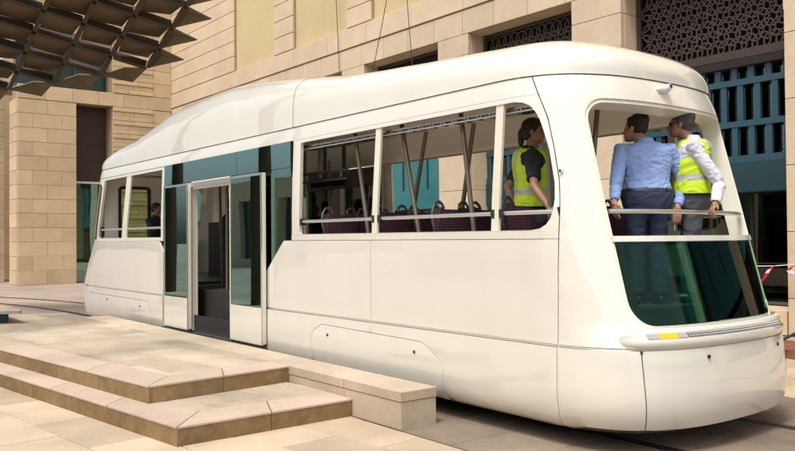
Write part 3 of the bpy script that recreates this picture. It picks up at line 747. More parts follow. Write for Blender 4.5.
mb = MB(); mb.prism([(y, z) for y, z in cp], -16.0, -4.62, axis='x'); mb.build('ceiling', M['inner'], tram, 30)
mb = MB()
v_ = []; cl_ = [(-1.38, 0), (-.9, 0), (-.5, 0), (0, 0), (.5, 0), (.9, 0), (1.38, 0)]
for s in [-1.5 + 3.0 * i / 24 for i in range(25)]:
    q = nose(s, 2.93); v_ += [Vector((q.x - .08, YC + (q.y - YC) * .95, 2.90)), Vector((-4.63, YC + (q.y - YC) * .95, 2.99))]
f_ = [(2 * i, 2 * i + 2, 2 * i + 3, 2 * i + 1) for i in range(24)]
MB().add(v_, f_).build('front_ceiling', M['inner'], tram, 40)
panel('far_lining', 'inner', tram, lambda x, z: Vector((x, 2.60, z)), [(-10, .98), (-4.6, .98), (-4.6, 1.72), (-10, 1.72)], (), .02, 0, -1, step=.6)
# cable duct of chequer plate along the near cantrail
dct = MB().box(-8.6, -4.6, .12, .42, 2.79, 2.81).build('air_duct', M['duct'], tram)
mb = MB()
for i in range(72):
    x = -8.55 + i * .055
    mb.box(x, x + .018 + .012 * ((i * 7) % 3) / 2, .11, .30, 2.775 + .010 * ((i * 5) % 3) / 2, 2.792)
o = mb.build('duct_ribs', M['duct'], dct); tag(o, 'close row of small bright ribs', kind='stuff')
MB().box(-8.6, -4.6, .135, .145, 2.762, 2.774).build('light_tube', M['white'], dct)
# stanchions
for (a, b2) in (((-7.50, .3, 2.90), (-7.22, .3, 1.6)), ((-6.64, .3, 2.90), (-6.33, .3, 1.6)), ((-6.93, .9, 2.95), (-7.30, .9, 1.6)), ((-5.71, .3, 2.90), (-5.52, .3, 1.6)), ((-6.15, .9, 2.95), (-6.44, .9, 1.6)),
              ((-4.62, .32, 2.88), (-4.62, .34, 1.0)), ((-4.66, 1.05, 2.95), (-4.72, .85, 1.0)), ((-8.92, .5, 2.9), (-8.92, .5, 2.22)), ((-8.56, .5, 2.9), (-8.56, .5, 2.45)), ((-11.1, .45, 2.9), (-11.1, .45, .32)), ((-10.5, 1.9, 2.9), (-10.5, 1.9, .32)), ((-12.3, .9, 2.9), (-12.2, .9, .32))):
    MB().tube([a, b2], .024, 10).build('stanchion', M['bronze'], tram, 60)
MB().box(-9.1, -7.95, .48, .52, 2.50, 2.53).build('hat_bar', M['bronze'], tram)
MB().box(-9.1, -8.0, .48, .52, 2.40, 2.425).build('hat_bar', M['bronze'], tram)
ds = MB().box(-10.35, -9.15, 1.38, 1.46, 2.40, 2.56).build('route_display', M['dark'], tram)
MB().box(-10.2, -9.3, 1.372, 1.379, 2.44, 2.52).build('display_screen', M['win_glass'], ds)
MB().box(-9.9, -9.86, 1.40, 1.44, 2.56, 3.0).build('display_hanger', M['dark'], ds); MB().box(-9.4, -9.36, 1.40, 1.44, 2.56, 3.0).build('display_hanger', M['dark'], ds)
# rear cab partition with a black framed window, cab lining
pw = rpoly([(.40, 1.55), (1.02, 1.55), (1.02, 2.74), (.40, 2.74)], .08)
panel('cab_partition', 'inner', tram, lambda y, z: Vector((-15.75, y, z)), [(.12, .98), (1.45, .98), (1.45, 2.93), (.12, 2.93)], [pw], .04, 0, 1, step=.4)
panel('partition_frame', 'dark', tram, lambda y, z: Vector((-15.75, y, z)), inset_poly(pw, -.015), [inset_poly(pw, .045)], .05, .02, 1, step=.3)
panel('partition_glass', 'clear_glass', tram, lambda y, z: Vector((-15.75, y, z)), inset_poly(pw, .03), (), .01, -.01, 1, step=.4, bev=0)
# boxes by the doors
eq = MB().box(-14.6, -13.3, 1.75, 2.5, .99, 2.02).build('rear_seat_mass', M['dark'], tram)  # plain dark box standing in for the rear seats
MB().tube([(-13.4, 1.8, 2.0), (-13.4, 1.76, 2.10), (-13.75, 1.76, 2.12), (-13.75, 1.8, 2.0)], .03, 8).build('seat_mass_handle', M['dark'], eq, 60)
MB().box(-11.9, -10.1, 2.1, 2.55, .985, 1.55).build('bench_back', M['dark'], tram)
MB().box(-11.9, -10.1, 2.1, 2.55, .319, .80).build('bench_plinth', M['inner'], tram)
MB().box(-11.9, -10.1, 2.05, 2.55, .801, .98).build('bench_seat', M['dark'], tram)
MB().prism([(-11.42, .10), (-11.0, .10), (-11.0, .40), (-11.42, .40)], .32, .46, ch=.03).build('door_motor_box', M['paint'], tram)
# seats
def seat_back_poly():
    return rpoly([(-.22, 0), (.22, 0), (.225, .62), (.19, .80), (.11, .745), (-.11, .745), (-.19, .80), (-.225, .62)], [.02, .02, .1, .045, .06, .06, .045, .1], 4)
def make_seat():
    s_ = MB()
    s_.prism(seat_back_poly(), -.05, .0, axis='x'); s_.box(-.02, .45, -.22, .22, -.10, -.02)
    s_.tube([(.2, 0, -.10), (.2, 0, -.42)], [.05, .07], 10)
    so_ = s_.build('passenger_seat', M['seat_shell'], tram, 40)
    cm = MB(); bp_ = inset_poly(seat_back_poly(), .010); cm.prism([(a, b2) for a, b2 in bp_], .001, .03, axis='x'); cm.build('seat_cushion', M['seat_cloth'], so_, 40)
    MB().box(.03, .46, -.205, .205, -.019, .045).build('seat_cushion', M['seat_cloth'], so_)
    for sy in (-1, 1):
        MB().tube([(-.02, sy * .20, .52), (-.03, sy * .232, .60), (-.03, sy * .245, .69), (-.03, sy * .235, .765), (-.03, sy * .20, .815), (-.03, sy * .155, .825), (-.03, sy * .115, .795), (-.02, sy * .10, .755)], .016, 8).build('seat_handle', M['seat_handle'], so_, 60)
    return so_
seat0 = make_seat(); first = True
for X in (-7.95, -6.95, -5.95, -5.0):
    for Y in (.40, .90, 1.82, 2.30):
        if first: s_ = seat0; first = False
        else:
            s_ = seat0.copy(); col.objects.link(s_)
            for ch in seat0.children: c_ = ch.copy(); col.objects.link(c_); c_.parent = s_
        s_.location = Vector(seat0.location) * 0 + Vector((X, Y, 1.22)); 
# underframe and bogies
MB().box(-16.4, -4.3, .25, 2.44, .30, .92).build('underframe', M['under'], tram)
for bxx in (-14.6, -6.8):
    bg_ = MB().box(bxx - 1.1, bxx + 1.1, .45, 2.24, .22, .29).build('bogie', M['under'], tram)
    for wx in (-.75, .75):
        for wy in (.63, 2.06): MB().tube([(bxx + wx, wy - .06, .30), (bxx + wx, wy + .06, .30)], .29, 24).build('wheel', M['rail'], bg_, 40)

# ------------------------------------------------------------------ arcaded stone building along the street
YF = 8.5; XW = -33.0
bld = thing('stone_building', 'sandstone building with tall screened bays and recessed pale panels along the street', 'building', (-18, YF, 0))
BAY = [(-9.90 - 4.38 * i, -6.60 - 4.38 * i + (0 if i == 0 else .12)) for i in range(6)]
BAY = [(-9.88, -6.60), (-14.37, -11.15), (-18.78, -15.52), (-23.18, -19.93), (-27.6, -24.3), (-32.0, -28.7), (-5.5, -2.25), (-1.1, 2.15), (3.3, 5.6)]
Z1, Z2 = 6.72, 7.32                      # window head, string course
core = MB()
xs = sorted([XW - 1] + [v for b2 in BAY for v in b2] + [6.0])
for a, b2 in zip(xs[::2], xs[1::2]): core.box(a + .03, b2 - .03, YF + .10, YF + 2.2, 0, Z1 - .02)
core.box(XW - 1, 6, YF + .10, YF + 2.4, Z1, 15)
core.box(XW - 1, 6, YF + 1.6, YF + 2.4, 0, Z1)
core.build('wall_core', M['joint'], bld)
rows = [0, .62, 1.74, 2.86, 3.98, 5.10, 6.20, Z1]
for a, b2 in zip(xs[::2], xs[1::2]):
    for j, (z0, z1) in enumerate(zip(rows, rows[1:])):
        course('wall_block', 'wall_stone', bld, 'x-', a, b2, z0, z1, YF, .11, 1.0, gap=.009)
    for j, (z0, z1) in enumerate(zip(rows, rows[1:])):   # reveals of the bays
        if a > XW - .5: block('reveal_block', 'wall_stone', bld, 'y-', YF + .112, YF + .62, z0, z1, a, .03, gap=.009)
        if b2 < 5: block('reveal_block', 'wall_stone', bld, 'y+', YF + .112, YF + .62, z0, z1, b2, .03, gap=.009)
# lintel band and string course
course('lintel_block', 'wall_stone', bld, 'x-', XW, 6.0, Z1, Z2, YF, .11, 1.08, gap=.009)
course('string_block', 'wall_stone', bld, 'x-', XW, 6.0, Z2 + .015, Z2 + .60, YF - .03, .14, 2.1, gap=.012)
sof = MB()
for a, b2 in BAY: sof.box(a, b2, YF + .12, YF + 1.6, Z1 - .015, Z1 + .01)
sof.build('bay_soffit', M['wall_stone'], bld)
# upper storey: piers with courses between recessed pale panels
PZ0, PZ1 = Z2 + .62, 13.6
PIL = [(XW, -27.05), (-24.05, -22.75), (-19.65, -18.4), (-15.27, -14.0), (-10.9, -9.6), (-6.5, -5.2), (-2.1, -.8)]
for n_, (a, b2) in enumerate(PIL):
    z = PZ0; j = 0
    while z < PZ1 - .1:
        course('pier_block', 'wall_stone', bld, 'x-', a, b2, z, z + .56, YF - .02, .12, 6.0 if n_ == 0 else 1.3, gap=.016)
        if n_ > 0: block('reveal_block', 'wall_stone', bld, 'y-', YF + .105, YF + .42, z, z + .56, a, .03, gap=.016)
        block('reveal_block', 'wall_stone', bld, 'y+', YF + .105, YF + .42, z, z + .56, b2, .03, gap=.016)
        z += .56; j += 1
for n_, ((_, a), (b2, _)) in enumerate(zip(PIL, PIL[1:])):
    MB().box(a + .035, b2 - .035, YF + .06, YF + .095, PZ0 + .0, PZ1).build('recessed_panel', M['pale_panel'], bld) if False else MB().box(a + .02, b2 - .02, YF + .092, YF + .098, PZ0, PZ1).build('recessed_panel', M['pale_panel'], bld)
    MB().box(a, a + .02, YF + .03, YF + .096, PZ0, PZ1).build('panel_groove', M['joint'], bld)

# bay fillings: lattice screen above, teal louvre grid, dark glazing below
RING = None
def ring_mesh():
    mb = MB(); n = 16; r0, r1 = .138, .166; v_ = []; f_ = []
    for i in range(n):
        q = 2 * math.pi * i / n
        for (r_, y) in ((r0, 0), (r1, 0), (r1, .05), (r0, .05)): v_.append((r_ * math.cos(q), y, 1.18 * r_ * math.sin(q)))
    for i in range(n):
        a = 4 * i; b2 = 4 * ((i + 1) % n)
        for j in range(4): f_.append((a + j, a + (j + 1) % 4, b2 + (j + 1) % 4, b2 + j))
    return mb.add(v_, f_).mesh('lattice_ring', M['lattice'])
RM = ring_mesh(); nring = 0
for k, (a, b2) in enumerate(BAY):
    a2, b3 = a + .03, b2 - .03; y0 = YF + .50; zs, ze = 4.93, Z1 - .02
    fr = MB()
    fr.box(a2, a2 + .09, y0 - .01, y0 + .07, zs, ze); fr.box(b3 - .09, b3, y0 - .01, y0 + .07, zs, ze)
    fr.box(a2 + .09, b3 - .09, y0 - .01, y0 + .07, zs, zs + .16); fr.box(a2 + .09, b3 - .09, y0 - .01, y0 + .07, ze - .09, ze)
    scr = fr.build('lattice_screen', M['lattice'], bld)
    MB().box(a2, b3, y0 + .16, y0 + .19, zs, ze).build('screen_backing', M['backing'], scr)
    if k < 2:
        dx, dz = .222, .222; nx = int((b3 - a2 - .18) / dx); j = 0; z = zs + .24
        while z < ze - .1:
            for i in range(nx + 1):
                x = a2 + .18 + (i + (.5 if j % 2 else 0)) * (b3 - a2 - .36) / nx
                if x > b3 - .15 or nring >= 298: continue
                o = bpy.data.objects.new('lattice_ring', RM); col.objects.link(o); o.location = (x, y0 + .004 * (i % 2), z); o.rotation_euler = (0, R.choice((0, .5, 1.0)), 0)
                setpar(o, scr); nring += 1
            z += dz * .93; j += 1
    MB().box(a2, b3, y0 - .02, y0 + .55, 4.78, 4.92).build('screen_gap_fill', M['backing'], bld)  # near-black box paints the shade of the gap below the screen
    if k >= 2:
        MB().box(a2, b3, YF + .55, YF + .60, 3.02, 4.78).build('bay_glass', M['bay_glass'], bld)
        for xx in (.33, .66): MB().box(a2 + (b3 - a2) * xx, a2 + (b3 - a2) * xx + .05, YF + .52, YF + .549, 3.02, 4.78).build('glazing_bar', M['teal_dark'], bld)
    if k < 2:
        yl = YF + .55
        lv = MB(); 
        for (z0, z1) in ((4.45, 4.56), (3.68, 3.79), (3.02, 3.15)): lv.box(a2, b3, yl, yl + .10, z0, z1)
        lv = lv.build('louvre_rails', M['teal'], bld)
        for q, (z0, z1) in enumerate(((4.56, 4.78), (3.79, 4.45), (3.15, 3.68))):
            n = 10; wd = (b3 - a2) / n
            for i in range(n):
                x = a2 + (i + (.5 if q % 2 else .15)) * wd
                MB().box(x, x + .115, yl + .015, yl + .09, z0 + .001, z1 - .001).build('louvre_mullion', M['teal'], lv)
        MB().box(a2, b3, yl + .2, yl + .22, 2.9, 4.9).build('louvre_glass', M['win_glass'], lv)
        MB().box(a2, b3, yl + .5, yl + .52, 2.5, 4.9).build('louvre_backing', M['backing'], lv)
    MB().box(a2, b3, YF + .53, YF + .60, 2.48, 3.015).build('spandrel_panel', M['teal_dark'] if k < 2 else M['bay_glass'], bld)
    MB().box(a2, b3, YF + .62, YF + 1.5, 2.48, 2.52).build('door_soffit', M['backing'], bld)
    dg = MB().box(a2, b3, YF + .95, YF + .97, .42, 2.478).build('door_glazing', M['win_glass'], bld)
    MB().box(a2, b3, YF + 1.5, YF + 1.53, .1, 2.5).build('glazing_backing', M['backing'], bld)
    for i in range(1, 3):
        x = a2 + (b3 - a2) * i / 3; MB().box(x - .03, x + .03, YF + .93, YF + .99, .40, 2.477).build('glazing_bar', M['backing'], dg)
    MB().box(a2, b3, YF + .02, YF + 1.5, .0, .40).build('bay_sill', M['wall_stone'], bld)
# small white fitting on the screen frame
lf = MB().box(-6.80, -6.73, YF + .40, YF + .49, 5.62, 5.98).tube([(-6.765, YF + .44, 5.55), (-6.765, YF + .44, 5.62)], .025, 8)
tag(lf.build('wall_light', M['white'], None, None, (-6.76, YF + .44, 5.6)), 'small white upright light fitting at the right edge of the dark lattice screen', 'light')

# ------------------------------------------------------------------ wing with the ribbed quoin, at right angles
wing = thing('building_wing', 'sandstone wing with a square pier, brown shutter and ribbed stone corner', 'building', (XW, 5, 0))
mb = MB(); mb.box(XW - 1.2, XW - .10, 2.45, 4.53, 0, 7.2); mb.box(XW - 3, XW - 1.2, 4.53, 5.95, 0, 7.2); mb.box(XW - 3, XW - .10, 5.95, YF + .1, 0, 7.2)
mb.box(XW - 1.2, XW - .10, 2.45, 4.53, 7.2, 7.75); mb.box(XW - 3, XW - .1, 4.53, YF + .1, 7.2, 7.75); mb.box(XW - 3, XW - .1, 5.95, YF + .1, 7.75, 15); mb.box(XW - 3, XW - .1, 2.45, 5.95, 9.6, 15)
mb.box(XW - 3, XW - 1.0, 2.45, 5.95, 7.75, 9.6)
mb.build('wall_core', M['joint'], wing)
z = 0; j = 0; ch_ = .553
while z < 7.15:
    course('wall_block', 'wing_stone', wing, 'y+', 2.37, 4.55, z, z + ch_, XW, .11, 1.09, shift=(.5 if j % 2 else 1), gap=.008)
    course('wall_block', 'wing_stone', wing, 'x-', XW - 1.2, XW - .11, z, z + ch_, 2.34, .12, 1.0, gap=.009)
    # smooth pier next to the corner, ribbed stones before it
    block('wall_block', 'wing_stone', wing, 'y+', 7.70, YF - .01, z, z + ch_, XW, .11, .009)
    for (a, b2) in ((6.0, 6.86), (6.86, 7.70)):
        for q in range(3):
            sh = .18 * ((j + q) % 3) - .18
            m_ = 6.86 + sh
            block('rib_stone', 'wing_stone', wing, 'y+', 6.0 if a == 6.0 else m_, m_ if a == 6.0 else 7.70, z + q * ch_ / 3, z + (q + 1) * ch_ / 3, XW + .03 * (q != 1), .13, .014, .010)
    z += ch_; j += 1
for (z0, z1) in ((7.2, 7.75),): course('lintel_block', 'wing_stone', wing, 'y+', 2.37, YF, z0, z1, XW + .01, .12, 1.02, gap=.009)
z = 7.76; j = 0
while z < 14:
    block('wall_block', 'wing_stone', wing, 'y+', 7.70, YF - .01, z, z + ch_, XW, .11, .009)
    for q in range(3):
        m_ = 6.86 + .18 * ((j + q) % 3) - .18
        block('rib_stone', 'wing_stone', wing, 'y+', 6.0, m_, z + q * ch_ / 3, z + (q + 1) * ch_ / 3, XW + .03 * (q != 1), .13, .014, .010)
        block('rib_stone', 'wing_stone', wing, 'y+', m_, 7.70, z + q * ch_ / 3, z + (q + 1) * ch_ / 3, XW + .03 * (q != 1), .13, .014, .010)
    if z > 9.5: course('wall_block', 'wing_stone', wing, 'y+', 2.37, 5.98, z, z + ch_, XW, .11, 1.09, shift=(.5 if j % 2 else 1), gap=.009)
    z += ch_; j += 1
sh = MB().box(XW - .75, XW - .70, 4.55, 5.99, 4.12, 7.19)
sh = sh.build('brown_shutter', M['brown'], wing)
for zz in (4.9, 5.65, 6.4): MB().box(XW - .698, XW - .685, 4.56, 5.98, zz, zz + .025).build('shutter_rail', M['brown'], sh)
MB().box(XW - .75, XW - .62, 4.55, 5.99, 4.03, 4.11).build('transom', M['white'], wing)
gw = MB().box(XW - .72, XW - .70, 4.55, 5.99, .0, 4.02).build('window_glass', M['door_glass'], wing)
MB().box(XW - 1.18, XW - 1.15, 4.5, 6.0, 1.2, 4.0).build('green_reflection', simple('green_reflection', (.22, .30, .10), .7, namt=.3, nscale=2), gw)  # green reflection of the pane, put in as a coloured panel behind it
MB().box(XW - .76, XW - .66, 4.56, 5.98, .85, .95).build('window_bar', M['backing'], gw)
MB().box(XW - .8, XW - .7, 2.45, 5.95, 7.76, 9.6).build('upper_window_glass', M['teal_dark'], wing)
for yy in (3.4, 4.6): MB().box(XW - .72, XW - .60, yy, yy + .08, 7.76, 9.6).build('window_bar', M['teal'], wing)
# the next pier along, seen as a strip at the left edge
pier = thing('stone_pier', 'pale stone pier at the far left beyond the square pier', 'pier', (-37, 1, 0))
MB().box(-41, -40.8, -3, 6, 0, 9).build('back_wall', M['wing_stone'], pier)
MB().box(-38.5, -36.6, -1.5, 2.6, 0, 9).build('wall_core', M['joint'], pier)
z = 0
while z < 8.8:
    course('wall_block', 'wing_stone', pier, 'y+', -1.6, 2.65, z, z + ch_, -36.5, .09, 1.1, gap=.009); z += ch_

# building on the camera's side of the street (seen in reflections)
opp = thing('street_building', 'plain sandstone building with dark windows across the street, facing the tram', 'building', (-8, -19, 0))
mb = MB(); mods = [-10, -9] + list(range(-6, 5))
for i in mods:
    x = i * 5.0; H_ = 6.2 if i > -7 else 5.4
    mb.box(x, x + 2.6, -19.6, -19, 0, H_)
    for z0, z1 in ((0, .4), (4.2, 5.2), (H_ - .2, H_ + .01)): mb.box(x + 2.6, x + 5, -19.6, -19, z0, z1)
mb.build('wall', M['wall_stone'], opp)
for i in mods:
    H_ = 6.2 if i > -7 else 5.4
    for z0, z1 in ((.4, 4.2), (5.2, H_ - .2)): MB().box(i * 5.0 + 2.6, i * 5.0 + 5, -19.5, -19.4, z0, z1).build('window', M['teal_dark'], opp)
MB().box(-50, -40.1, -20.2, -20, 0, 5.3).build('back_wall', M['wall_stone'], opp)
MB().box(-29.9, 25, -20.2, -20, 0, 6.1).build('back_wall', M['wall_stone'], opp)

# ------------------------------------------------------------------ shade canopy of folded bronze plates
can = thing('shade_canopy', 'dark bronze shade canopy of folded triangular plates above the street', 'canopy', (-18, -2.5, 0))
CA = Vector((-17.81, .36, 6.47)); ua = Vector((.27, 1.14)) * .68; us_ = Vector((-.96, -.03)) * .72; GX, GY = -.28 / 1.0, 0
# the canopy is a tilted sheet: it climbs towards the near side of the street
def cz(x, y): return CA.z + .6 * (.789 * (x - CA.x) - .614 * (y - CA.y))
def inreg(p):
    poly = [(-14.6, 2.3), (-18.15, 2.2), (-19.9, .9), (-21.1, -.45), (-22.2, -1.9), (-21.6, -3.2), (-14.6, -3.2)]
    return inside((p.x, p.y), poly)
nodes = {}
for i in range(-14, 10):
    for j in range(-14, 14):
        p = Vector((CA.x, CA.y)) + ua * i + us_ * j
        if inreg(p): nodes[(i, j)] = Vector((p.x, p.y, cz(p.x, p.y)))
NRM = Vector((-.6 * .789, .6 * .614, 1)).normalized()
def beam(p, q):
    d = (q - p).normalized(); s = d.cross(NRM).normalized() * .048; vs_ = []
    for e in (p + d * .05, q - d * .05):
        for a, b2 in ((-1, -.12), (1, -.12), (.6, .09), (-.6, .09)): vs_.append(e + s * a + NRM * b2)
    MB().add(vs_, [(0, 1, 5, 4), (1, 2, 6, 5), (2, 3, 7, 6), (3, 0, 4, 7), (0, 3, 2, 1), (4, 5, 6, 7)]).build('beam', M['canopy2'], can)
def plate(tri, tilt, open_):
    """a folded plate hung between the beams; one corner is drawn in and lifted so that a slit stays open"""
    a, b2, c = tri; ce = (a + b2 + c) / 3
    p = [a.lerp(ce, .06) - NRM * .04, b2.lerp(ce, .06) - NRM * .04, c.lerp(ce, open_) + NRM * tilt]
    fold = p[2].lerp((p[0] + p[1]) / 2, .45) - NRM * .06
    vs_ = p + [fold] + [q + NRM * .025 for q in p + [fold]]
    MB().add(vs_, [(0, 1, 3), (1, 2, 3), (2, 0, 3), (5, 4, 7), (6, 5, 7), (4, 6, 7), (0, 4, 5, 1), (1, 5, 6, 2), (2, 6, 4, 0)]).build('plate', M['canopy'], can)
for (i, j), p in nodes.items():
    for di, dj in ((1, 0), (0, 1)):
        q = nodes.get((i + di, j + dj))
        if q: beam(p, q)
    a, b2, c = nodes.get((i + 1, j)), nodes.get((i, j + 1)), nodes.get((i + 1, j + 1))
    rr = random.Random(i * 31 + j * 17 + 5)
    if a and b2 and c:
        # lozenge blade: two corners sit on the beams, the far corner is lifted and drawn in, the near one bent down a little
        ce = (p + a + b2 + c) / 4; o_ = .03 + .27 * rr.random(); tl_ = .04 + .13 * rr.random(); e_ = .0 + .08 * rr.random()
        q4 = [p.lerp(ce, e_) - NRM * .05, a.lerp(ce, .01) + NRM * .03, c.lerp(ce, o_) + NRM * tl_, b2.lerp(ce, .02 + .26 * rr.random()) + NRM * .03]
        if rr.random() < .25: q4 = q4[2:] + q4[:2]
        vs_ = q4 + [q + NRM * .022 for q in q4]
        MB().add(vs_, [(0, 1, 3), (1, 2, 3), (4, 7, 5), (5, 7, 6), (0, 4, 5, 1), (1, 5, 6, 2), (2, 6, 7, 3), (3, 7, 4, 0)]).build('blade', M['canopy'], can)
    elif a and b2 and not c: pass
    dirs = [(1, 0), (0, 1), (-1, 1), (-1, 0), (0, -1), (1, -1)]
    for k_, d1 in enumerate(dirs):
        d2 = dirs[(k_ + 1) % 6]
        e1, e2 = nodes.get((i + d1[0], j + d1[1])), nodes.get((i + d2[0], j + d2[1]))
        if e1 and not e2:
            t2 = Vector((CA.x, CA.y)) + ua * (i + d2[0]) + us_ * (j + d2[1]); t_ = Vector((t2.x, t2.y, cz(t2.x, t2.y)))
            tip = ((p + e1) / 2).lerp(t_, .72) - NRM * .10
            q0, q1 = p - NRM * .10, e1 - NRM * .10; kk = (q0 + q1) / 2 + NRM * .14
            vs_ = [q0, q1, tip, kk]; vs_ += [v + NRM * .03 for v in vs_]
            MB().add(vs_, [(0, 3, 2), (3, 1, 2), (4, 6, 7), (7, 6, 5), (0, 2, 6, 4), (1, 5, 6, 2), (0, 4, 7, 3), (3, 7, 5, 1)]).build('rim_plate', M['canopy'], can)
for x, y in ((-14.9, -3.15), (-19.6, -3.15)):
    MB().tube([(x, y, 0), (x, y, cz(x, y) - .1)], [.16, .11], 14).build('mast', M['canopy2'], can, 60)
# hanging wires in front of the facade
def pt(px, py, Y):           # a point given by direction, at depth plane Y (used for wires only)
    d = cam.matrix_world.to_3x3() @ Vector((px - 397.5, 225.5 - py, -800)); return CAM + d * ((Y - CAM.y) / d.y)
for k, (a, b2, Y, lab) in enumerate((((392, -28), (371, 80), 6.0, 'thin black slanting wire before the second bay, left of the pair'), ((405, -28), (413, 75), 6.0, 'thin black wire before the second bay, right of the pair'), ((335, -28), (339.5, 78), 8.40, 'thin dark cable running down the stone face left of the slanted wires'))):
    p, q = pt(*a, Y), pt(*b2, Y)
    tag(MB().tube([p, p.lerp(q, .5) + Vector((0, 0, -.03)), q, Vector((q.x, q.y, q.z - 1.2))], .009 if k < 2 else .011, 6).build('hanging_cable', M['dark'], None, None, tuple(q)), lab, 'cable')

# ------------------------------------------------------------------ odds and ends
# bench end at the left edge of the platform
bn = thing('bench', 'stone topped bench on teal legs at the left edge of the platform', 'bench', (-15.4, -1.9, .336))
C_ = pt(2, 322, 0)
be = MB().prism(rpoly([(-16.9, -2.3), (-14.35, -2.30), (-14.15, -1.72), (-16.7, -1.72)], .05), .50, .56, ch=.012).build('seat', M['step_top'], bn)
for x in (-14.55, -16.4): MB().box(x - .25, x, -2.2, -1.85, .337, .499).build('leg', M['teal'], bn)
# material heap and pallet behind the tram at the right
hp = thing('stone_offcuts', 'heap of beige stone offcuts by the pier behind the tram nose', 'rubble', (-6.1, 7.4, 0))
for (x, y, z, sx_, sy_, sz, rz) in ((-6.05, 7.35, 0, .8, .5, .32, .2), (-6.2, 7.5, .322, .55, .4, .26, -.3), (-5.75, 7.5, .322, .4, .4, .34, .5), (-6.45, 7.1, 0, .45, .35, .2, .8), (-5.55, 7.1, 0, .35, .35, .26, .1), (-5.9, 7.55, .665, .45, .3, .16, .2)):
    Mx = Matrix.Translation((x, y, z)) @ Matrix.Rotation(rz, 4, 'Z')
    MB().prism([tuple(v) for v in [(-sx_ / 2, -sy_ / 2), (sx_ / 2, -sy_ / 2 * .9), (sx_ / 2 * .95, sy_ / 2), (-sx_ / 2 * .9, sy_ / 2 * .95)]], 0, sz, ch=.03).build('stone', M['kerb'], hp).matrix_local = Matrix.Translation(Vector((x, y, z))) @ Matrix.Rotation(rz, 4, 'Z')
pp = thing('wooden_pallet', 'reddish wooden pallet lying on the paving beside the offcut heap', 'pallet', (-5.35, 6.35, 0))
wood = simple('red_wood', (.22, .09, .05), .8, namt=.3, nscale=12)
for i in range(5): MB().box(-5.85, -4.75, 5.95 + i * .19, 6.09 + i * .19, .112, .135).build('board', wood, pp)
for x in (-5.84, -5.35, -4.87): MB().box(x, x + .09, 5.95, 6.85, .005, .111).build('bearer', wood, pp)
hz_ = MB().tube([(-6.9, 6.9, .02), (-6.5, 6.6, .03), (-6.1, 6.55, .05), (-5.8, 6.7, .16), (-5.6, 6.9, .3)], .022, 8)
tag(hz_.build('hose', M['rubber'], None, 60, (-6.2, 6.6, .0)), 'black hose lying in front of the offcut heap', 'hose')
# barrier tape on a line between the recess and the pier
tl = MB().tube([(-9.2, 8.3, 1.12), (-7.9, 8.28, 1.13), (-6.71, 8.28, 1.17), (-6.2, 8.3, 1.22), (-5.3, 8.38, 1.25)], .008, 6)
tag(tl.build('rope', M['white'], None, 60, (-7, 8.3, 1.15)), 'thin pale rope strung across the dark recess', 'rope')
m, t, b = mat('red_white_tape'); N = t.nodes.new; L = t.links.new
g_ = N('ShaderNodeNewGeometry'); sx_ = N('ShaderNodeSeparateXYZ'); L(g_.outputs['Position'], sx_.inputs[0]); wv = N('ShaderNodeMath'); wv.operation = 'MULTIPLY'; wv.inputs[1].default_value = 4.5; L(sx_.outputs['Z'], wv.inputs[0])
fr_ = N('ShaderNodeMath'); fr_.operation = 'FRACT'; L(wv.outputs[0], fr_.inputs[0]); gt = N('ShaderNodeMath'); gt.operation = 'GREATER_THAN'; gt.inputs[1].default_value = .72; L(fr_.outputs[0], gt.inputs[0])
mx = N('ShaderNodeMix'); mx.data_type = 'RGBA'; mx.inputs['A'].default_value = (.55, .015, .04, 1); mx.inputs['B'].default_value = (.7, .62, .62, 1); L(gt.outputs[0], mx.inputs['Factor']); L(mx.outputs['Result'], b.inputs['Base Color']); b.inputs['Roughness'].default_value = .35
def tape(pts, wd, lab):
    v_ = []; f_ = []
    for i, p in enumerate(pts):
        p = Vector(p); tw = Vector((.8, .2 * math.sin(i * 2.3), .35)) * wd / 2
        v_ += [p - tw, p + tw, p + tw + Vector((0, .004, 0)), p - tw + Vector((0, .004, 0))]
    for i in range(len(pts) - 1):
        for j in range(4): f_.append((4 * i + j, 4 * i + (j + 1) % 4, 4 * i + 4 + (j + 1) % 4, 4 * i + 4 + j))
    tag(MB().add(v_, f_).build('barrier_tape', m, None, None, tuple(pts[0])), lab, 'tape')
tape([(-6.72, 8.26, 1.17), (-6.80, 8.24, 1.08), (-6.87, 8.25, .96), (-6.95, 8.24, .88), (-7.05, 8.25, .76), (-7.16, 8.24, .66)], .10, 'red and white barrier tape hanging from the rope beside the tram nose')
tape([(-6.36, 8.30, 1.20), (-6.42, 8.28, 1.16), (-6.48, 8.30, 1.11), (-6.40, 8.28, 1.05)], .10, 'red knot of barrier tape on the rope in front of the right stone pier')

# ------------------------------------------------------------------ people
M['skin'] = simple('skin', (.42, .22, .145), .5, nscale=60, namt=.06)
M['skin2'] = simple('skin_tan', (.30, .155, .095), .5, nscale=60, namt=.06)
def cloth(name, c, rough=.85): return simple(name, c, rough, nscale=9, namt=.10, bump=.8, bscale=11)
M['blue_shirt'] = cloth('blue_shirt', (.27, .38, .68)); M['white_shirt'] = cloth('white_shirt', (.62, .62, .68)); M['black_shirt'] = cloth('black_shirt', (.012, .012, .014))
M['navy'] = cloth('navy_trousers', (.022, .03, .065)); M['grey_tr'] = cloth('grey_trousers', (.075, .08, .095)); M['hivis'] = cloth('hivis', (.52, .72, .02), .7)
M['silver'] = simple('reflective_band', (.42, .42, .38), .45); M['hair'] = simple('dark_hair', (.018, .011, .008), .6, nscale=90, namt=.5, bump=.6, bscale=120); M['hair2'] = simple('greying_hair', (.045, .04, .038), .6, nscale=110, namt=.6, bump=.6, bscale=120)
M['shoe'] = simple('shoe', (.02, .018, .016), .4); M['tie'] = simple('tie', (.12, .015, .02), .7)
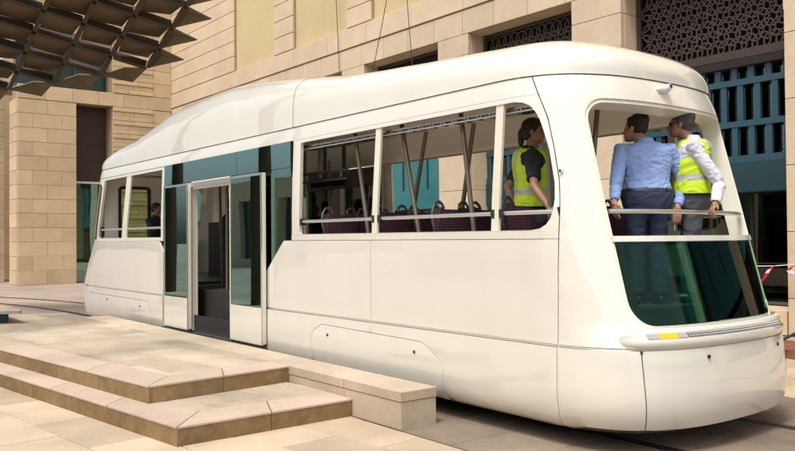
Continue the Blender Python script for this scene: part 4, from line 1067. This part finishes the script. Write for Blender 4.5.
def remesh(mb, name, mats, parent, voxel, it=6, fac=.5, mi=None, fold=0., fs=(11, 11, 17)):
    me = mb.mesh('tmp', mats); o = bpy.data.objects.new('tmp', me); col.objects.link(o)
    r_ = o.modifiers.new('r', 'REMESH'); r_.mode = 'VOXEL'; r_.voxel_size = voxel; r_.use_smooth_shade = True
    s_ = o.modifiers.new('s', 'SMOOTH'); s_.iterations = it; s_.factor = fac
    dg_ = bpy.context.evaluated_depsgraph_get(); m2 = bpy.data.meshes.new_from_object(o.evaluated_get(dg_)); m2.name = name
    bpy.data.objects.remove(o); bpy.data.meshes.remove(me)
    if fold:                                    # cloth folds: ridged noise along the normals
        sc_ = Vector(fs); nn = [v.normal.copy() for v in m2.vertices]
        for v, n_ in zip(m2.vertices, nn):
            q = Vector((v.co.x * sc_.x, v.co.y * sc_.y, v.co.z * sc_.z)); q += Vector((noise.noise(q * .5), noise.noise(q * .5 + Vector((9, 0, 0))), noise.noise(q * .6 + Vector((0, 9, 0))))) * 1.3
            v.co += n_ * fold * ((1 - 2.2 * abs(noise.noise(q))) + .5 * noise.noise(q * 2.3))
    m2.materials.clear()
    for q in (mats if isinstance(mats, (list, tuple)) else [mats]): m2.materials.append(q)
    m2.polygons.foreach_set('use_smooth', [True] * len(m2.polygons))
    if mi: m2.polygons.foreach_set('material_index', [mi(p.center) for p in m2.polygons])
    return link(name, m2, parent)
def loft(mb, rings, n=20):
    """rings: (centre, x-axis, y-axis, rx, ry)"""
    v_ = []; f_ = []
    for c, ax, ay, rx, ry in rings:
        for i in range(n):
            q = 2 * math.pi * i / n; cs_, sn = math.cos(q), math.sin(q)
            e = 2.4; cs_ = math.copysign(abs(cs_) ** (2 / e), cs_); sn = math.copysign(abs(sn) ** (2 / e), sn)
            v_.append(c + ax * rx * cs_ + ay * ry * sn)
    k = len(rings)
    for r_ in range(k - 1):
        for i in range(n): f_.append((r_ * n + i, r_ * n + (i + 1) % n, (r_ + 1) * n + (i + 1) % n, (r_ + 1) * n + i))
    f_ += [tuple(range(n))[::-1], tuple(range((k - 1) * n, k * n))]
    return mb.add(v_, f_)
def person(label, loc, yaw, hyaw, arms, skin, shirt, trousers, hair, H=1.77, short=False, vest=False, belt=True, lean=.0, glasses=False, tie=False, watch=False, pony=False, simple_=False, nod=0., seated=False, wd=1., sq=1., hx=0., hy=0.):
    p_ = thing('person', label, 'person', loc); B = Vector(loc); k = H / 1.77
    f = Vector((math.cos(yaw), math.sin(yaw), 0)); r_ = Vector((f.y, -f.x, 0)); up = Vector((0, 0, 1))
    def T(x, y, z):
        if z > .9: z = .9 + (z - .9) * sq
        return B + (r_ * x + f * (y + lean * max(0, z - .9)) + up * z) * k
    tors = [(.84, .150, .105, 0), (.92, .170, .122, 0), (1.0, .165, .118, .005), (1.08, .152, .112, .01), (1.18, .160, .118, .012), (1.28, .176, .125, .01), (1.36, .186, .122, .005), (1.415, .180, .108, -.005), (1.455, .130, .088, -.012), (1.485, .072, .066, -.01)]
    def torso(mb, g, lo=0, hi=10, sx=1.): return loft(mb, [(T(0, y, z), r_, f, (a * wd + g) * k, (b2 * wd ** .5 + g) * k) for z, a, b2, y in tors[lo:hi]])
    vx = .010 if not simple_ else .02
    # body: one continuous skin
    body = MB(); torso(body, -.012)
    hd = T(hx, .035 + hy, 1.655); hf = Vector((math.cos(hyaw), math.sin(hyaw), 0)); hr = Vector((hf.y, -hf.x, 0)); hu = (up - hf * nod).normalized(); hf2 = (hf + up * -nod * -1 * 0 - up * nod).normalized()
    HM = Matrix((hr, hf2, hu)).transposed()
    def hp_(x, y, z): return hd + HM @ Vector((x, y, z)) * k
    body.tube([T(0, -.005, 1.45), T(hx * .5, .015 + hy * .5, 1.53), hp_(0, -.015, -.05)], [.062 * k, .055 * k, .055 * k], 14)
    body.ell(hp_(0, -.012, .025), (.075 * k, .094 * k, .092 * k), HM, 18, 12); body.ell(hp_(0, .022, -.045), (.058 * k, .068 * k, .070 * k), HM, 16, 10)
    body.ell(hp_(0, .055, -.082), (.032 * k, .030 * k, .026 * k), HM, 12, 8)
    body.tube([hp_(0, .085, .018), hp_(0, .104, -.022), hp_(0, .088, -.032)], [.009 * k, .016 * k, .012 * k], 8)
    body.tube([hp_(-.04, .072, .028), hp_(0, .084, .032), hp_(.04, .072, .028)], .010 * k, 8)
    body.tube([hp_(-.022, .078, -.058), hp_(0, .087, -.056), hp_(.022, .078, -.058)], .009 * k, 8)
    for sx_ in (-1, 1): body.ell(hp_(sx_ * .076, -.008, -.012), (.012 * k, .020 * k, .032 * k), HM, 8, 8)
    for sx_ in (-1, 1):
        x = sx_ * .092
        if not seated: body.tube([T(x, 0, .88), T(x, .015, .48), T(x, -.01, .08)], [.075 * k, .052 * k, .038 * k], 12)
    sleeves = MB(); torso(sleeves, .010, 0 if not belt else 2)
    hands = []
    for side_, (elbow, wrist, hdir, pn, curl) in zip((-1, 1), arms):
        sh_ = T(side_ * .185 * wd ** .8, -.005, 1.405); elbow = Vector(elbow); wrist = Vector(wrist)
        mid1 = sh_.lerp(elbow, .5); mid2 = elbow.lerp(wrist, .4)
        body.tube([T(side_ * .10, -.005, 1.41), sh_, mid1, elbow, mid2, wrist], [.05 * k, .052 * k, .044 * k, .038 * k, .036 * k, .025 * k], 12)
        # hand: palm, four fingers of unequal length, thumb from the side of the palm
        d = Vector(hdir).normalized(); n_ = Vector(pn); n_ = (n_ - d * n_.dot(d)).normalized(); s_ = d.cross(n_) * side_
        Mh = Matrix((s_, d, n_)).transposed()
        pc = wrist + d * .05 * k
        body.ell(pc, (.042 * k, .055 * k, .017 * k), Mh, 14, 8); body.tube([wrist - d * .02, wrist + d * .03], [.026 * k, .030 * k], 10)
        if not simple_:
            for q, (off, ln) in enumerate(((-.031, .070), (-.010, .080), (.011, .075), (.031, .058))):
                base = wrist + d * .085 * k + s_ * off * k; pts = [base - d * .02 * k, base]; dr = d.copy(); pp_ = base
                for w_, fr2 in enumerate((.42, .33, .25)):
                    a_ = curl * (.35 + .35 * w_) + .06 * q * curl; dr2 = (d * math.cos(a_ * 1.6) + n_ * math.sin(a_ * 1.6)).normalized()
                    pp_ = pp_ + dr2 * ln * fr2 * k; pts.append(pp_)
                body.tube(pts, [.0095 * k, .0098 * k, .009 * k, .0082 * k, .0072 * k], 8)
            tb = wrist + d * .028 * k - s_ * .028 * k
            body.tube([tb, tb - s_ * .028 * k + d * .026 * k + n_ * .010 * k, tb - s_ * .030 * k + d * .056 * k + n_ * .024 * k], [.013 * k, .011 * k, .009 * k], 8)
        e2 = elbow if short else wrist
        if short:
            q = sh_.lerp(elbow, .78); sleeves.tube([T(side_ * .09, -.005, 1.40), sh_ + up * .004, mid1, q], [.062 * k, .070 * k, .064 * k, .060 * k], 14)
        else:
            q = elbow.lerp(wrist, .93)
            sleeves.tube([T(side_ * .09, -.005, 1.40), sh_ + up * .003, mid1, sh_.lerp(elbow, .93), elbow.lerp(wrist, .12), mid2, q], [.060 * k, .068 * k, .058 * k, .052 * k, .052 * k, .049 * k, .038 * k], 14)
        if watch and side_ == -1: hands.append((wrist, (elbow - wrist).normalized()))
    remesh(body, 'body', M[skin], p_, .0065 if not simple_ else .015, 3)
    sleeves.tube([T(0, -.012, 1.46), T(0, -.004, 1.515)], [.080 * k, .064 * k], 14)
    sh_o = remesh(sleeves, 'shirt', M[shirt], p_, vx * .8, 5, fold=.006, fs=(13, 13, 21))
    if not short:
        cl_ = MB()
        n = 20; v_ = []; f_ = []
        for i in range(n + 1):
            q = math.radians(105) + math.radians(330) * i / n
            for (rr, z, dr_) in ((.064, 1.535, 0), (.072, 1.50, .0), (.080, 1.487, .01)): v_.append(T(rr * math.cos(q), -.006 + rr * .98 * math.sin(q), z))
        for i in range(n): 
            for j in range(2): f_.append((i * 3 + j, i * 3 + 3 + j, i * 3 + 4 + j, i * 3 + 1 + j))
        cl_.add(v_, f_).build('collar', M[shirt], sh_o, 60)
    tr = MB()
    loft(tr, [(T(0, y, z), r_, f, (a * wd + .014) * k, (b2 * wd ** .5 + .014) * k) for z, a, b2, y in ((.80, .150, .108, 0), (.86, .165, .118, 0), (.92, .172, .122, 0), (.99, .164, .118, .004))])
    if not seated:
        for sx_ in (-1, 1):
            x = sx_ * .092
            tr.tube([T(x, 0, .90), T(x, .004, .75), T(x * 1.02, .018, .48), T(x * 1.05, -.005, .09)], [.092 * k, .088 * k, .072 * k, .066 * k], 14)
            MB().ell(T(x * 1.05, .055, .045), (.046 * k, .135 * k, .045 * k), Matrix((r_, f, up)).transposed(), 12, 8).build('shoe', M['shoe'], p_, 60)
    tr_o = remesh(tr, 'trousers', M[trousers], p_, vx, 4, fold=.006, fs=(9, 9, 11))
    if belt:
        bl = MB(); loft(bl, [(T(0, .003, z), r_, f, a * wd * k, b2 * wd ** .5 * k) for z, a, b2 in ((.972, .180, .133), (.974, .182, .135), (.996, .180, .133), (.998, .178, .131))]); bl.build('belt', M['shoe'], tr_o, 50)
    if vest:
        vb = MB()
        loft(vb, [(T(0, y, z), r_, f, a * wd * k, b2 * wd ** .5 * k) for z, a, b2, y in ((.93, .200, .150, 0), (1.0, .198, .148, .004), (1.08, .190, .142, .008), (1.18, .188, .144, .012), (1.27, .188, .154, .010), (1.35, .172, .160, .005), (1.41, .158, .150, -.003), (1.455, .142, .132, -.010), (1.482, .112, .108, -.012))])
        def vmi(c):
            l = c - B; z = l.z / k; x = l.dot(r_) / k; y = l.dot(f) / k
            if 1.05 < z < 1.105: return 1
            if z > 1.105 and .085 < abs(x) < .128 and z < 1.44: return 1
            if y > .05 and z > 1.25 and abs(x) < (z - 1.22) * .36: return 2
            if z < .945 or (abs(x) < .012 and y > 0): return 2
            return 0
        v_o = remesh(vb, 'hi_vis_vest', [M['hivis'], M['silver'], M['black_shirt']], p_, .008, 3, mi=vmi, fold=.006, fs=(9, 9, 12))
        pk = T(-.10, .16, 1.0)
    if tie:
        tt = MB(); tt.add([T(-.018, .150, 1.47), T(.018, .150, 1.47), T(.03, .165, 1.25), T(-.03, .165, 1.25), T(-.018, .09, 1.47), T(.018, .09, 1.47), T(.03, .13, 1.25), T(-.03, .13, 1.25)], [(0, 1, 2, 3), (4, 7, 6, 5), (0, 4, 5, 1), (1, 5, 6, 2), (2, 6, 7, 3), (3, 7, 4, 0)]); tt.build('tie', M['tie'], p_)
    hb = MB(); hb.ell(hp_(0, -.022, .042), (.079 * k, .097 * k, .085 * k), HM, 18, 12); hb.ell(hp_(0, -.050, -.002), (.077 * k, .066 * k, .080 * k), HM, 16, 10)
    hb.ell(hp_(0, .030, .088), (.054 * k, .044 * k, .024 * k), HM, 12, 8)
    for sx_ in (-1, 1): hb.ell(hp_(sx_ * .066, -.01, .025), (.016 * k, .045 * k, .045 * k), HM, 10, 8)
    if pony: hb.ell(hp_(0, -.115, -.015), (.03 * k, .035 * k, .05 * k), HM, 10, 8); hb.ell(hp_(0, -.125, -.075), (.024 * k, .025 * k, .06 * k), HM, 10, 8)
    remesh(hb, 'hair', M[hair], p_, .0065 if not simple_ else .015, 2, fold=.006, fs=(48, 48, 30))
    if not simple_:
        for sx_ in (-1, 1): MB().ell(hp_(sx_ * .031, .076, .006), (.011 * k, .010 * k, .006 * k), HM, 8, 6).build('eye', M['dark'], p_)
    if glasses:
        gl_ = MB()
        for sx_ in (-1, 1): gl_.ell(hp_(sx_ * .033, .088, .006), (.028 * k, .007 * k, .019 * k), HM, 12, 8); gl_.tube([hp_(sx_ * .058, .080, .012), hp_(sx_ * .078, .04, .012), hp_(sx_ * .080, -.01, .008)], .004 * k, 6)
        gl_.build('sunglasses', M['dark'], p_, 60)
    for wpos, dd in hands: MB().tube([wpos + dd * .012, wpos + dd * .034], .034 * k, 16).build('wristwatch', M['dark'], p_, 50)
    return p_
dn = (0, 0, -1)
person('man in pale blue shirt and navy trousers, back turned, at the open tram front', (-4.27, 1.22, 1.08), rad(142), rad(192),
       [((-4.335, .87, 2.168), (-4.30, .79, 1.985), (.15, -.1, -1), (.3, .9, 0), .45), ((-4.09, 1.53, 2.159), (-4.08, 1.40, 1.945), (.02, -.12, -1), (-.6, .6, 0), .35)],
       'skin', 'blue_shirt', 'navy', 'hair', 1.84, nod=.14, wd=1.2, sq=.83, lean=.06, hx=-.06, hy=.05)
person('man in yellow vest over white shirt with dark glasses, one hand on the front rail', (-4.10, 1.66, 1.08), rad(214), rad(208),
       [((-3.80, 1.62, 2.14), (-3.76, 1.47, 1.955), (.02, -.75, -.65), (.25, -.5, -1), .85), ((-4.355, 1.676, 2.115), (-4.33, 1.50, 2.02), (-.5, -.8, -.2), (0, 0, -1), .5)],
       'skin2', 'white_shirt', 'grey_tr', 'hair2', 1.84, vest=True, glasses=True, tie=True, watch=True, belt=False, nod=.10, wd=1.18, sq=.88, hy=.05)
person('person in yellow vest over black T-shirt, dark hair tied back, at the side window', (-5.14, .66, .985), rad(48), rad(30),
       [((-5.36, .56, 2.152), (-5.26, .55, 2.0), (.5, .8, -.2), (0, 0, -1), .5), ((-4.80, .33, 2.125), (-4.64, .33, 1.95), (.75, .1, -.6), (0, .5, -1), .5)],
       'skin2', 'black_shirt', 'grey_tr', 'hair', 1.83, short=True, vest=True, belt=False, pony=True, wd=1.2, sq=.97)
for (x, y, z, lab, yw) in ((-15.0, .85, .72, 'dark figure inside the rear of the tram, lower and nearer the rear end', 20), (-14.35, 1.0, .78, 'dark figure inside the rear of the tram, nearer the doors and larger', 160), (-12.72, 1.30, .72, 'dark figure inside the tram seen through the open doorway', 40)):
    person(lab, (x, y, z), rad(yw), rad(yw + 15), [((x - .2, y - .1, z + 1.12), (x - .1, y + .1, z + .98), (1, .2, -.3), dn, .4), ((x + .2, y - .1, z + 1.12), (x + .15, y + .12, z + .98), (1, .2, -.3), dn, .4)],
           'skin2', 'black_shirt', 'navy', 'hair', 1.68, simple_=True, belt=False)
